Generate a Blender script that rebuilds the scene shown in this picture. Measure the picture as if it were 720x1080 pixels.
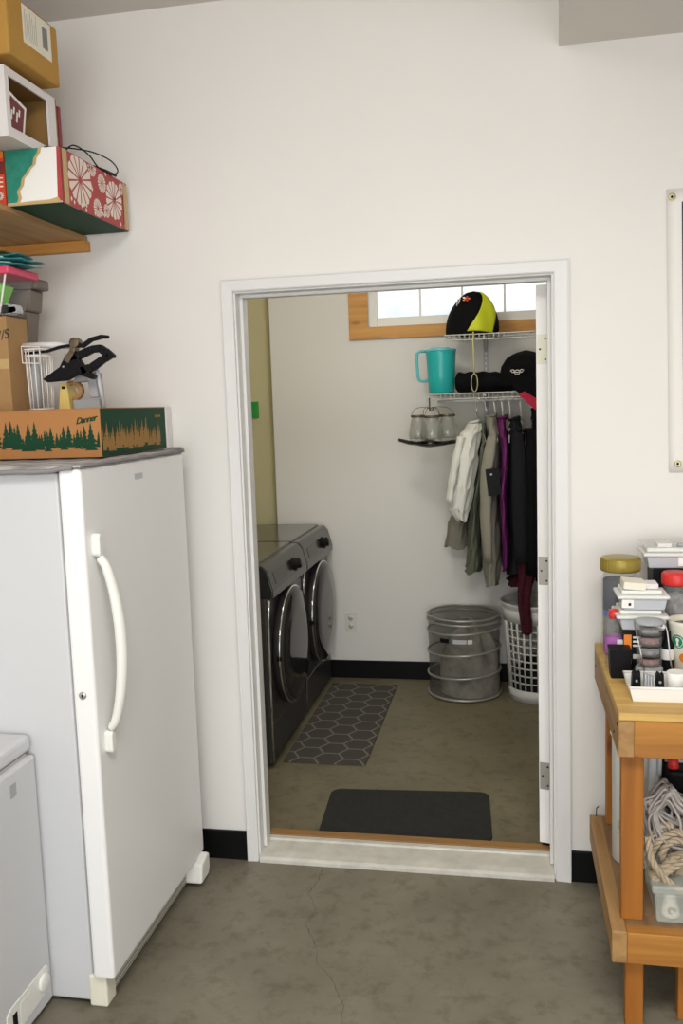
import bpy, bmesh, math, random
from mathutils import Vector, Matrix
random.seed(7)
PI = math.pi
S = bpy.context.scene
C = S.collection
for o in list(bpy.data.objects):
    bpy.data.objects.remove(o)

# ------------------------------------------------------------ camera
cam_d = bpy.data.cameras.new('camera'); cam = bpy.data.objects.new('camera', cam_d); C.objects.link(cam)
RX = Vector((0.98188, 0.18661, -0.03311)); UY = Vector((0.01049, 0.12096, 0.9926)); FW = Vector((-0.18924, 0.97496, -0.11681))
M = Matrix((RX, UY, -FW)).transposed().to_4x4(); M.translation = Vector((0.92707, -2.96882, 1.64391))
cam.matrix_world = M
cam_d.sensor_fit = 'VERTICAL'; cam_d.sensor_height = 24.0; cam_d.lens = 932.19 / 1080 * 24.0
cam_d.clip_start = 0.05
S.camera = cam
# ------------------------------------------------------------ world, lights, exposure
S.view_settings.view_transform = 'Standard'; S.view_settings.look = 'None'
S.view_settings.gamma = 1.0; S.view_settings.exposure = 0.0; S.view_settings.use_curve_mapping = False
w = bpy.data.worlds.new('overcast_sky'); S.world = w; w.use_nodes = True
wn = w.node_tree.nodes; wl = w.node_tree.links
bg = wn['Background']; tc = wn.new('ShaderNodeTexCoord'); nz = wn.new('ShaderNodeTexNoise'); cr = wn.new('ShaderNodeValToRGB')
nz.inputs['Scale'].default_value = 9; nz.inputs['Detail'].default_value = 3
cr.color_ramp.elements[0].position = 0.35; cr.color_ramp.elements[0].color = (0.54, 0.60, 0.60, 1)
cr.color_ramp.elements[1].position = 0.6; cr.color_ramp.elements[1].color = (0.95, 0.97, 1.0, 1)
wl.new(tc.outputs['Generated'], nz.inputs['Vector']); wl.new(nz.outputs['Fac'], cr.inputs['Fac']); wl.new(cr.outputs['Color'], bg.inputs['Color'])
bg.inputs['Strength'].default_value = 1.35

def area(name, loc, target, sx, sy, power, col):
    l = bpy.data.lights.new(name, 'AREA'); l.shape = 'RECTANGLE'; l.size = sx; l.size_y = sy; l.energy = power; l.color = col
    o = bpy.data.objects.new(name, l); C.objects.link(o); o.location = loc
    o.rotation_euler = (Vector(target) - Vector(loc)).to_track_quat('-Z', 'Y').to_euler()
    return o
area('garage_opening_daylight', (1.3, -6.15, 1.35), (0.9, 0, 1.5), 4.2, 2.2, 112, (0.96, 0.975, 1.0))
area('garage_overhead_fill', (1.0, -2.5, 2.93), (0.9, -1.9, 0), 1.4, 1.0, 80, (1.0, 0.985, 0.945))  # added overhead fill, no fixture in view; lifts garage wall and freezer door
bl = bpy.data.lights.new('laundry_fill', 'POINT'); bl.energy = 21; bl.shadow_soft_size = 0.14; bl.color = (1.0, 0.97, 0.88)  # added fill lamp without a visible fixture, brightens the laundry walls
bo_ = bpy.data.objects.new('laundry_fill', bl); C.objects.link(bo_); bo_.location = (0.25, 0.75, 2.62)

# ------------------------------------------------------------ materials
def mat(name, col, rough=0.6, metal=0.0, var=0.0, vscale=8.0, bump=0.0, bscale=60.0, spec=0.5, trans=0.0, alpha=1.0, col2=None, stretch=None, ior=1.45, sheen=0.0, coat=0.0):
    m = bpy.data.materials.new(name); m.use_nodes = True
    n = m.node_tree.nodes; l = m.node_tree.links; b = n['Principled BSDF']
    b.inputs['Base Color'].default_value = (*col, 1); b.inputs['Roughness'].default_value = rough
    b.inputs['Metallic'].default_value = metal; b.inputs['Specular IOR Level'].default_value = spec
    b.inputs['Transmission Weight'].default_value = trans; b.inputs['Alpha'].default_value = alpha
    b.inputs['IOR'].default_value = ior; b.inputs['Sheen Weight'].default_value = sheen; b.inputs['Coat Weight'].default_value = coat
    t = n.new('ShaderNodeTexCoord'); mp = n.new('ShaderNodeMapping'); l.new(t.outputs['Object'], mp.inputs['Vector'])
    if stretch: mp.inputs['Scale'].default_value = stretch
    if var or col2:
        z = n.new('ShaderNodeTexNoise'); z.inputs['Scale'].default_value = vscale; z.inputs['Detail'].default_value = 6; z.inputs['Roughness'].default_value = 0.6
        r = n.new('ShaderNodeValToRGB'); r.color_ramp.elements[0].position = 0.32; r.color_ramp.elements[1].position = 0.68
        c2 = col2 or tuple(max(0, c * (1 - var)) for c in col)
        r.color_ramp.elements[0].color = (*c2, 1); r.color_ramp.elements[1].color = (*col, 1)
        l.new(mp.outputs['Vector'], z.inputs['Vector']); l.new(z.outputs['Fac'], r.inputs['Fac']); l.new(r.outputs['Color'], b.inputs['Base Color'])
    if bump:
        z2 = n.new('ShaderNodeTexNoise'); z2.inputs['Scale'].default_value = bscale; z2.inputs['Detail'].default_value = 4
        bp = n.new('ShaderNodeBump'); bp.inputs['Strength'].default_value = bump; bp.inputs['Distance'].default_value = 0.004
        l.new(mp.outputs['Vector'], z2.inputs['Vector']); l.new(z2.outputs['Fac'], bp.inputs['Height']); l.new(bp.outputs['Normal'], b.inputs['Normal'])
    return m

def wood(name, c1, c2, axis='x', scale=5.0, rough=0.55):
    m = mat(name, c1, rough=rough); n = m.node_tree.nodes; l = m.node_tree.links; b = n['Principled BSDF']
    mp = [x for x in n if x.type == 'MAPPING'][0]
    sc = {'x': (0.35, 5, 5), 'y': (5, 0.35, 5), 'z': (5, 5, 0.35)}[axis]
    mp.inputs['Scale'].default_value = sc
    z = n.new('ShaderNodeTexNoise'); z.inputs['Scale'].default_value = scale; z.inputs['Detail'].default_value = 6; z.inputs['Distortion'].default_value = 0.7
    r = n.new('ShaderNodeValToRGB'); r.color_ramp.elements[0].position = 0.33; r.color_ramp.elements[1].position = 0.62
    r.color_ramp.elements[0].color = (*c2, 1); r.color_ramp.elements[1].color = (*c1, 1)
    l.new(mp.outputs['Vector'], z.inputs['Vector']); l.new(z.outputs['Fac'], r.inputs['Fac'])
    # knots
    t = [x for x in n if x.type == 'TEX_COORD'][0]
    mp2 = n.new('ShaderNodeMapping'); l.new(t.outputs['Object'], mp2.inputs['Vector'])
    mp2.inputs['Scale'].default_value = {'x': (3.5, 9, 9), 'y': (9, 3.5, 9), 'z': (9, 9, 3.5)}[axis]
    v = n.new('ShaderNodeTexVoronoi'); v.inputs['Scale'].default_value = 1.0; l.new(mp2.outputs['Vector'], v.inputs['Vector'])
    k = n.new('ShaderNodeValToRGB'); k.color_ramp.elements[0].position = 0.05; k.color_ramp.elements[1].position = 0.16
    k.color_ramp.elements[0].color = (0.30, 0.14, 0.05, 1); k.color_ramp.elements[1].color = (1, 1, 1, 1)
    l.new(v.outputs['Distance'], k.inputs['Fac'])
    mx = n.new('ShaderNodeMix'); mx.data_type = 'RGBA'; mx.blend_type = 'MULTIPLY'; mx.inputs['Factor'].default_value = 0.85
    l.new(r.outputs['Color'], mx.inputs['A']); l.new(k.outputs['Color'], mx.inputs['B']); l.new(mx.outputs['Result'], b.inputs['Base Color'])
    return m

def concrete(name, c1, c2, crack=False):
    m = mat(name, c1, rough=0.5, bump=0.10, bscale=90, spec=0.35); n = m.node_tree.nodes; l = m.node_tree.links; b = n['Principled BSDF']
    t = [x for x in n if x.type == 'TEX_COORD'][0]
    z = n.new('ShaderNodeTexNoise'); z.inputs['Scale'].default_value = 2.6; z.inputs['Detail'].default_value = 9; z.inputs['Roughness'].default_value = 0.62
    r = n.new('ShaderNodeValToRGB'); e = r.color_ramp.elements
    e[0].position = 0.3; e[0].color = (*c2, 1); e[1].position = 0.72; e[1].color = (*c1, 1)
    l.new(t.outputs['Object'], z.inputs['Vector']); l.new(z.outputs['Fac'], r.inputs['Fac'])
    z2 = n.new('ShaderNodeTexNoise'); z2.inputs['Scale'].default_value = 14; z2.inputs['Detail'].default_value = 8; z2.inputs['Roughness'].default_value = 0.7
    r2 = n.new('ShaderNodeValToRGB'); r2.color_ramp.elements[0].position = 0.36; r2.color_ramp.elements[1].position = 0.5
    r2.color_ramp.elements[0].color = (0.69, 0.67, 0.63, 1); r2.color_ramp.elements[1].color = (1, 1, 1, 1)
    l.new(t.outputs['Object'], z2.inputs['Vector']); l.new(z2.outputs['Fac'], r2.inputs['Fac'])
    mx = n.new('ShaderNodeMix'); mx.data_type = 'RGBA'; mx.blend_type = 'MULTIPLY'; mx.inputs['Factor'].default_value = 0.8
    l.new(r.outputs['Color'], mx.inputs['A']); l.new(r2.outputs['Color'], mx.inputs['B']); l.new(mx.outputs['Result'], b.inputs['Base Color'])
    rr = n.new('ShaderNodeMapRange'); rr.inputs['To Min'].default_value = 0.34; rr.inputs['To Max'].default_value = 0.6
    l.new(z.outputs['Fac'], rr.inputs['Value']); l.new(rr.outputs['Result'], b.inputs['Roughness'])
    return m

MT = {}
MT['wall'] = mat('wall_paint', (0.80, 0.775, 0.735), 0.62, bump=0.05, bscale=120, var=0.02, vscale=2)
MT['wall_l'] = mat('laundry_wall_paint', (0.76, 0.74, 0.70), 0.7, bump=0.05, bscale=120)
MT['olive'] = mat('olive_wall_paint', (0.60, 0.55, 0.33), 0.7)
MT['ceil'] = mat('ceiling_paint', (0.72, 0.68, 0.64), 0.8)
MT['trimw'] = mat('gloss_trim_paint', (0.74, 0.73, 0.71), 0.35)
MT['doorw'] = mat('door_paint', (0.90, 0.89, 0.87), 0.4)
MT['black_base'] = mat('black_baseboard', (0.004, 0.004, 0.004), 0.5, spec=0.2)
MT['conc'] = concrete('concrete_floor', (0.235, 0.213, 0.160), (0.150, 0.134, 0.098))
MT['conc2'] = concrete('laundry_concrete', (0.235, 0.208, 0.130), (0.155, 0.136, 0.085))
MT['crack'] = mat('crack_dark', (0.07, 0.06, 0.05), 0.9)
MT['alum'] = mat('threshold_metal', (0.66, 0.64, 0.57), 0.45, metal=0.0, var=0.22, vscale=14)
MT['thrwood'] = wood('threshold_wood', (0.34, 0.18, 0.055), (0.24, 0.12, 0.04))
MT['pine'] = wood('pine_bench', (0.45, 0.20, 0.035), (0.31, 0.12, 0.02), 'x')
MT['piney'] = wood('pine_bench_y', (0.39, 0.225, 0.085), (0.27, 0.14, 0.045), 'y')
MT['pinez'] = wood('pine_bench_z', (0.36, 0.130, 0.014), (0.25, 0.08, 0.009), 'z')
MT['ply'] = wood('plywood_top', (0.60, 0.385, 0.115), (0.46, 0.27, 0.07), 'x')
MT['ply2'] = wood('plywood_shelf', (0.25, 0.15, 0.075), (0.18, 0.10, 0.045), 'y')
MT['trimwood'] = wood('window_pine', (0.66, 0.34, 0.095), (0.50, 0.22, 0.055), 'x')
MT['cleat'] = wood('cleat_pine', (0.70, 0.34, 0.08), (0.55, 0.24, 0.05), 'x')
MT['shelfw'] = wood('shelf_pine', (0.50, 0.31, 0.13), (0.38, 0.21, 0.08), 'y')
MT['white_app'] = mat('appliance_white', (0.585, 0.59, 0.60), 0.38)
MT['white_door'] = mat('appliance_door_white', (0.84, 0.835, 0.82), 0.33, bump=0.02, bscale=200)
MT['white_pl'] = mat('white_plastic', (0.80, 0.79, 0.74), 0.35)
MT['cream'] = mat('cream_plastic', (0.78, 0.76, 0.62), 0.4)
MT['grille'] = mat('grille_grey', (0.35, 0.33, 0.30), 0.5)
MT['gasket'] = mat('gasket_grey', (0.42, 0.41, 0.40), 0.6)
MT['dark'] = mat('dark_plastic', (0.006, 0.006, 0.007), 0.5, spec=0.18)
MT['black'] = mat('black_fabric', (0.005, 0.005, 0.006), 0.9, bump=0.25, bscale=40, spec=0.15)
MT['black2'] = mat('charcoal_fabric', (0.014, 0.0145, 0.017), 0.9, bump=0.25, bscale=40, spec=0.2)
MT['steel'] = mat('steel', (0.55, 0.55, 0.54), 0.3, metal=1.0)
MT['chrome'] = mat('chrome', (0.75, 0.75, 0.75), 0.12, metal=1.0)
MT['hingem'] = mat('hinge_metal', (0.42, 0.40, 0.36), 0.45, metal=0.6)
MT['wgraph'] = mat('graphite_metal', (0.065, 0.062, 0.060), 0.3, metal=0.5, coat=0.1)
MT['wtop'] = mat('graphite_top', (0.05, 0.048, 0.042), 0.16, metal=0.2, coat=0.2)
MT['wside'] = mat('graphite_side', (0.05, 0.048, 0.046), 0.35, metal=0.4)
MT['wglass'] = mat('dark_door_glass', (0.022, 0.021, 0.020), 0.06, spec=0.35)
MT['wpanel'] = mat('control_gloss', (0.020, 0.019, 0.018), 0.25, metal=0.2, coat=0.2)
MT['cardb'] = mat('cardboard', (0.40, 0.235, 0.095), 0.8, var=0.12, vscale=5)
MT['cardy'] = mat('cardboard_yellow', (0.50, 0.27, 0.055), 0.8, var=0.12, vscale=5)
MT['cardo'] = mat('cardboard_orange', (0.43, 0.19, 0.06), 0.75, var=0.06)
MT['cardw'] = mat('cardboard_white', (0.74, 0.71, 0.70), 0.7)
MT['cardin'] = mat('cardboard_inside', (0.36, 0.20, 0.06), 0.85)
MT['tape'] = mat('packing_tape', (0.52, 0.36, 0.15), 0.25)
MT['dgreen'] = mat('dark_green_print', (0.006, 0.050, 0.022), 0.6, spec=0.25)
MT['goldtree'] = mat('tan_print', (0.34, 0.19, 0.06), 0.7, spec=0.2)
MT['teal'] = mat('teal_print', (0.02, 0.26, 0.18), 0.5, var=0.3, vscale=30)
MT['red'] = mat('red_print', (0.42, 0.045, 0.045), 0.5)
MT['cream_print'] = mat('cream_print', (0.82, 0.70, 0.62), 0.55)
MT['redbox'] = mat('orange_red_print', (0.62, 0.06, 0.02), 0.5)
MT['label'] = mat('paper_label', (0.78, 0.74, 0.62), 0.6)
MT['ink'] = mat('grey_ink', (0.22, 0.22, 0.20), 0.6)
MT['blackink'] = mat('black_ink', (0.02, 0.02, 0.02), 0.5)
MT['maroon'] = mat('maroon_print', (0.16, 0.02, 0.02), 0.5)
MT['white'] = mat('white_paper', (0.84, 0.82, 0.78), 0.6)
MT['taupe'] = mat('taupe_plastic', (0.16, 0.13, 0.105), 0.5)
MT['pink'] = mat('pink_plastic', (0.70, 0.07, 0.15), 0.4)
MT['clear'] = mat('clear_plastic', (0.55, 0.57, 0.55), 0.12, alpha=0.12)
MT['smoke'] = mat('cloudy_plastic', (0.62, 0.66, 0.60), 0.25, alpha=0.42)
MT['glass'] = mat('jar_glass', (0.36, 0.38, 0.33), 0.05, alpha=0.24, spec=1.0, coat=1.0)
MT['pane'] = mat('window_glass', (1, 1, 1), 0.0, trans=1.0, ior=1.02)
MT['lime'] = mat('lime_plastic', (0.18, 0.62, 0.06), 0.4)
MT['tealpap'] = mat('teal_paper', (0.03, 0.22, 0.24), 0.6)
MT['palepap'] = mat('pale_teal_paper', (0.40, 0.60, 0.55), 0.6)
MT['yellow'] = mat('yellow_plastic', (0.70, 0.52, 0.16), 0.4)
MT['grey'] = mat('grey_plastic', (0.36, 0.37, 0.38), 0.45)
MT['lgrey'] = mat('light_grey_plastic', (0.50, 0.51, 0.54), 0.5)
MT['whitewire'] = mat('white_coated_wire', (0.82, 0.78, 0.74), 0.35)
MT['greywire'] = mat('grey_coated_wire', (0.66, 0.65, 0.63), 0.35)
MT['aqua'] = mat('teal_pitcher_plastic', (0.02, 0.44, 0.43), 0.28)
MT['aqual'] = mat('pale_teal_plastic', (0.12, 0.52, 0.58), 0.28)
MT['neon'] = mat('neon_yellow_fabric', (0.62, 0.68, 0.02), 0.6, bump=0.2, bscale=60)
MT['cord'] = mat('yellow_cord', (0.55, 0.50, 0.22), 0.7)
MT['crimson'] = mat('crimson_fabric', (0.50, 0.01, 0.05), 0.7)
MT['whitefab'] = mat('white_fabric', (0.76, 0.76, 0.70), 0.85, bump=0.3, bscale=50, sheen=0.2)
MT['olivefab'] = mat('olive_fabric', (0.20, 0.19, 0.15), 0.85, bump=0.2, bscale=40)
MT['greenfab'] = mat('green_fabric', (0.12, 0.135, 0.095), 0.85, bump=0.2, bscale=40)
MT['sagefab'] = mat('sage_fabric', (0.285, 0.27, 0.215), 0.85, bump=0.2, bscale=40)
MT['purple'] = mat('purple_fabric', (0.13, 0.008, 0.11), 0.6, bump=0.3, bscale=40)
MT['plum'] = mat('maroon_sheer', (0.075, 0.012, 0.022), 0.85, alpha=0.85, spec=0.2)
MT['mesh'] = mat('grey_mesh', (0.15, 0.142, 0.12), 0.5, alpha=0.42)
MT['meshband'] = mat('silver_band', (0.36, 0.35, 0.32), 0.3, metal=0.45)
MT['laundry'] = mat('grey_laundry', (0.55, 0.50, 0.42), 0.9, col2=(0.12, 0.11, 0.10), vscale=7)
MT['basket'] = mat('basket_plastic', (0.62, 0.62, 0.60), 0.4)
MT['mat'] = mat('dark_doormat', (0.028, 0.028, 0.025), 0.95, var=0.3, vscale=40, bump=0.5, bscale=220)
MT['leaf'] = mat('bronze_leaf', (0.035, 0.032, 0.028), 0.35, metal=0.6)
MT['bronze'] = mat('bronze_wire', (0.16, 0.12, 0.08), 0.4, metal=0.7)
MT['candle'] = mat('candle_wax', (0.55, 0.54, 0.48), 0.5)
MT['ropeg'] = mat('grey_rope', (0.42, 0.38, 0.35), 0.9, bump=0.4, bscale=120, var=0.25, vscale=30)
MT['ropet'] = mat('tan_rope', (0.46, 0.37, 0.26), 0.9, bump=0.4, bscale=200, var=0.3, vscale=40)
MT['gold'] = mat('gold_lid', (0.29, 0.215, 0.035), 0.35, metal=0.3)
MT['redlid'] = mat('red_lid', (0.66, 0.03, 0.025), 0.35)
MT['dkmix'] = mat('dark_small_parts', (0.10, 0.09, 0.09), 0.6, col2=(0.35, 0.33, 0.33), vscale=60)
MT['cmix'] = mat('mixed_small_parts', (0.45, 0.16, 0.14), 0.6, col2=(0.07, 0.07, 0.09), vscale=90)
MT['magenta'] = mat('purple_label', (0.42, 0.12, 0.42), 0.5)
MT['orange'] = mat('orange_label', (0.78, 0.22, 0.02), 0.5)
MT['wine'] = mat('wine_red', (0.20, 0.01, 0.03), 0.4)
MT['emblem'] = mat('green_emblem', (0.01, 0.25, 0.11), 0.5)
MT['blue'] = mat('blue_plastic', (0.03, 0.16, 0.45), 0.4)
MT['navy'] = mat('navy_vinyl', (0.012, 0.014, 0.05), 0.45)
MT['vinyl'] = mat('white_vinyl', (0.82, 0.79, 0.74), 0.5)
MT['brass'] = mat('brass', (0.42, 0.36, 0.18), 0.35, metal=0.8)
MT['outletp'] = mat('outlet_plastic', (0.70, 0.68, 0.62), 0.4)
MT['terry'] = mat('terry_towel', (0.80, 0.78, 0.74), 0.95, bump=1.0, bscale=160, col2=(0.20, 0.18, 0.18), vscale=6, stretch=(1, 6, 1))
MT['towelg'] = mat('grey_towel_hem', (0.24, 0.22, 0.22), 0.9, bump=0.5, bscale=150)
MT['frost'] = mat('white_bucket', (0.72, 0.72, 0.68), 0.45)
MT['greenplate'] = mat('green_switch', (0.03, 0.35, 0.05), 0.5)

# hexagon rug pattern
def rug_mat():
    m = mat('rug_pattern', (0.10, 0.092, 0.082), 0.95, bump=0.4, bscale=250); n = m.node_tree.nodes; l = m.node_tree.links; b = n['Principled BSDF']
    t = [x for x in n if x.type == 'TEX_COORD'][0]
    g = n.new('ShaderNodeSeparateXYZ'); l.new(t.outputs['Object'], g.inputs['Vector'])
    def mth(op, a, bb=None):
        k = n.new('ShaderNodeMath'); k.operation = op
        for i, v in enumerate((a, bb)):
            if v is None: continue
            if isinstance(v, (int, float)): k.inputs[i].default_value = v
            else: l.new(v, k.inputs[i])
        return k.outputs[0]
    P = 0.125
    def hexd(ox, oy):  # distance to hexagon centre metric in one of two interleaved lattices
        x = mth('DIVIDE', mth('ADD', g.outputs['X'], 10 + ox), P); y = mth('DIVIDE', mth('ADD', g.outputs['Y'], 10 + oy), P)
        fx = mth('MULTIPLY', mth('SUBTRACT', mth('FRACT', mth('DIVIDE', x, 1.7320508)), 0.5), 1.7320508)
        fy = mth('SUBTRACT', mth('FRACT', y), 0.5)
        ax = mth('ABSOLUTE', fx); ay = mth('ABSOLUTE', fy)
        return mth('MAXIMUM', ay, mth('ADD', mth('MULTIPLY', ax, 0.8660254), mth('MULTIPLY', ay, 0.5)))
    d = mth('MINIMUM', hexd(0, 0), hexd(P * 0.8660254, P * 0.5))
    r = n.new('ShaderNodeValToRGB'); e = r.color_ramp.elements
    e[0].position = 0.0; e[0].color = (0.070, 0.062, 0.052, 1); e[1].position = 0.470; e[1].color = (0.19, 0.175, 0.145, 1)
    e2 = e.new(0.448); e2.color = (0.070, 0.062, 0.052, 1)
    l.new(d, r.inputs['Fac']); l.new(r.outputs['Color'], b.inputs['Base Color'])
    return m
MT['rug'] = rug_mat()

# ------------------------------------------------------------ mesh builder
class MB:
    def __init__(s): s.v = []; s.f = []; s.mi = []; s.sm = []; s.m = 0
    def add(s, vs, fs, smooth=False, m=None):
        o = len(s.v); s.v += [tuple(x) for x in vs]
        for f in fs: s.f.append([i + o for i in f]); s.mi.append(s.m if m is None else m); s.sm.append(smooth)
        return s
    def box(s, a, b, m=None, R=None):
        x0, x1 = sorted((a[0], b[0])); y0, y1 = sorted((a[1], b[1])); z0, z1 = sorted((a[2], b[2]))
        vs = [(x, y, z) for z in (z0, z1) for y in (y0, y1) for x in (x0, x1)]
        if R is not None:
            c = Vector(((x0 + x1) / 2, (y0 + y1) / 2, (z0 + z1) / 2)); vs = [c + R @ (Vector(p) - c) for p in vs]
        return s.add(vs, [(0, 2, 3, 1), (4, 5, 7, 6), (0, 1, 5, 4), (2, 6, 7, 3), (0, 4, 6, 2), (1, 3, 7, 5)], m=m)
    def wedge(s, bot, top, m=None):   # bottom rectangle (x0,y0,x1,y1,z), top rectangle
        vs = []
        for (x0, y0, x1, y1, z) in (bot, top): vs += [(x0, y0, z), (x1, y0, z), (x0, y1, z), (x1, y1, z)]
        return s.add(vs, [(0, 2, 3, 1), (4, 5, 7, 6), (0, 1, 5, 4), (2, 6, 7, 3), (0, 4, 6, 2), (1, 3, 7, 5)], m=m)
    def tube(s, pts, r, seg=8, m=None, closed=False, caps=True, flat=1.0):
        P = [Vector(p) for p in pts]; n = len(P); rr = r if isinstance(r, (list, tuple)) else [r] * n
        vs = []; prev = None
        for i, p in enumerate(P):
            a = P[(i - 1) % n] if (i > 0 or closed) else P[i]; b = P[(i + 1) % n] if (i < n - 1 or closed) else P[i]
            t = (b - a)
            if t.length < 1e-9: t = Vector((0, 0, 1))
            t.normalize()
            if prev is None:
                u = t.cross(Vector((0, 0, 1)))
                if u.length < 1e-3: u = t.cross(Vector((0, 1, 0)))
                u.normalize()
            else:
                u = prev - t * prev.dot(t)
                if u.length < 1e-6: u = t.orthogonal()
                u.normalize()
            prev = u; w_ = t.cross(u)
            for k in range(seg):
                q = 2 * PI * k / seg; vs.append(p + (u * math.cos(q) + w_ * math.sin(q) * flat) * rr[i])
        fs = []
        rng = n if closed else n - 1
        for i in range(rng):
            for k in range(seg):
                a = i * seg + k; b = i * seg + (k + 1) % seg; c = ((i + 1) % n) * seg + (k + 1) % seg; d = ((i + 1) % n) * seg + k
                fs.append((a, b, c, d))
        if caps and not closed: fs += [tuple(reversed(range(seg))), tuple(range((n - 1) * seg, n * seg))]
        return s.add(vs, fs, smooth=True, m=m)
    def lathe(s, prof, c=(0, 0, 0), seg=32, axis='z', m=None, caps=True, sx=1.0, sy=1.0):
        vs = []; fs = []; n = len(prof)
        for (r, h) in prof:
            for k in range(seg):
                q = 2 * PI * k / seg; a, b = r * math.cos(q) * sx, r * math.sin(q) * sy
                p = {'z': (a, b, h), 'x': (h, a, b), 'y': (b, h, a)}[axis]
                vs.append((p[0] + c[0], p[1] + c[1], p[2] + c[2]))
        for i in range(n - 1):
            for k in range(seg):
                fs.append((i * seg + k, i * seg + (k + 1) % seg, (i + 1) * seg + (k + 1) % seg, (i + 1) * seg + k))
        if caps:
            if prof[0][0] > 1e-5: fs.append(tuple(reversed(range(seg))))
            if prof[-1][0] > 1e-5: fs.append(tuple(range((n - 1) * seg, n * seg)))
        return s.add(vs, fs, smooth=True, m=m)
    def prism(s, poly, o, u, v, d, m=None, smooth=False):   # polygon in plane o + a*u + b*v, extruded by vector d
        o, u, v, d = map(Vector, (o, u, v, d)); n = len(poly)
        A = [o + u * a + v * b for a, b in poly]; vs = A + [p + d for p in A]
        fs = [tuple(range(n))[::-1], tuple(range(n, 2 * n))] + [(i, (i + 1) % n, n + (i + 1) % n, n + i) for i in range(n)]
        return s.add(vs, fs, m=m, smooth=smooth)
    def grid(s, fn, nu, nv, m=None, closed=False):
        vs = [fn(i / nu, j / nv) for j in range(nv + 1) for i in range(nu + (0 if closed else 1))]
        W = nu if closed else nu + 1
        fs = [(j * W + i, j * W + (i + 1) % W, (j + 1) * W + (i + 1) % W, (j + 1) * W + i) for j in range(nv) for i in range(nu)]
        return s.add(vs, fs, smooth=True, m=m)
    def build(s, name, mats, parent=None, bevel=0.0, seg=2, solid=0.0, sub=0):
        me = bpy.data.meshes.new(name); me.from_pydata(s.v, [], s.f); me.update()
        if not isinstance(mats, (list, tuple)): mats = [mats]
        for k in mats: me.materials.append(MT[k])
        for p, mi, sm in zip(me.polygons, s.mi, s.sm): p.material_index = mi; p.use_smooth = sm
        bm = bmesh.new(); bm.from_mesh(me); bmesh.ops.recalc_face_normals(bm, faces=bm.faces); bm.to_mesh(me); bm.free()
        o = bpy.data.objects.new(name, me); C.objects.link(o)
        if parent is not None: o.parent = parent; o.matrix_parent_inverse = parent.matrix_basis.inverted()
        if solid: md = o.modifiers.new('solid', 'SOLIDIFY'); md.thickness = solid; md.offset = 0
        if bevel: md = o.modifiers.new('bevel', 'BEVEL'); md.width = bevel; md.segments = seg; md.limit_method = 'ANGLE'; md.angle_limit = 0.7; md.harden_normals = False
        if sub: md = o.modifiers.new('sub', 'SUBSURF'); md.levels = sub; md.render_levels = sub
        return o

def rrect(x0, y0, x1, y1, r, n=6):
    p = []
    for cx_, cy_, a in ((x1 - r, y1 - r, 0), (x0 + r, y1 - r, 90), (x0 + r, y0 + r, 180), (x1 - r, y0 + r, 270)):
        for k in range(n + 1): q = math.radians(a + 90 * k / n); p.append((cx_ + r * math.cos(q), cy_ + r * math.sin(q)))
    return p
def smooth(pts, closed=False, k=6):
    P = [Vector(p) for p in pts]; n = len(P); out = []
    for i in range(n if closed else n - 1):
        g = (lambda j: P[j % n]) if closed else (lambda j: P[min(n - 1, max(0, j))])
        p0, p1, p2, p3 = g(i - 1), g(i), g(i + 1), g(i + 2)
        for q in range(k):
            t = q / k; out.append(.5 * ((2 * p1) + (-p0 + p2) * t + (2 * p0 - 5 * p1 + 4 * p2 - p3) * t * t + (-p0 + 3 * p1 - 3 * p2 + p3) * t ** 3))
    if not closed: out.append(P[-1])
    return out
def tag(o, label, cat, group=None, kind=None):
    o['label'] = label; o['category'] = cat
    if group: o['group'] = group
    if kind: o['kind'] = kind
    return o
def thing(name, loc, label, cat, group=None):
    o = bpy.data.objects.new(name, None); C.objects.link(o); o.location = loc; o.empty_display_size = 0.05
    return tag(o, label, cat, group)
def struct(name, b, mats, label=None, cat=None, **k):
    o = b.build(name, mats, **k) if isinstance(b, MB) else b
    o['kind'] = 'structure'
    if label: o['label'] = label; o['category'] = cat
    return o
def text(name, s, size, m, parent, o, u, v, depth=0.0006, bold=0.0, shear=0.0, spacing=1.0):
    cu = bpy.data.curves.new(name, 'FONT'); cu.body = s; cu.size = size; cu.extrude = depth; cu.offset = bold; cu.shear = shear
    cu.align_x = 'CENTER'; cu.align_y = 'CENTER'; cu.space_character = spacing; cu.resolution_u = 4
    t = bpy.data.objects.new(name + '_tmp', cu); C.objects.link(t)
    bpy.context.view_layer.update()
    me = bpy.data.meshes.new_from_object(t.evaluated_get(bpy.context.evaluated_depsgraph_get()))
    bpy.data.objects.remove(t); me.name = name
    U = Vector(u).normalized(); V = Vector(v).normalized(); N = U.cross(V)
    X = Matrix((U, V, N)).transposed().to_4x4(); X.translation = Vector(o); me.transform(X)
    me.materials.clear(); me.materials.append(MT[m])
    ob = bpy.data.objects.new(name, me); C.objects.link(ob)
    if parent is not None: ob.parent = parent; ob.matrix_parent_inverse = parent.matrix_basis.inverted()
    return ob

# ------------------------------------------------------------ the setting
GX0, GX1, GY0 = -1.0, 4.4, -6.0      # garage inside
W, H, WT = 1.064, 2.05, 0.135        # doorway width, height, wall thickness
CZ = 2.99
b = MB(); b.box((GX0, GY0, -0.1), (GX1, 0.0, 0.0))
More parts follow.
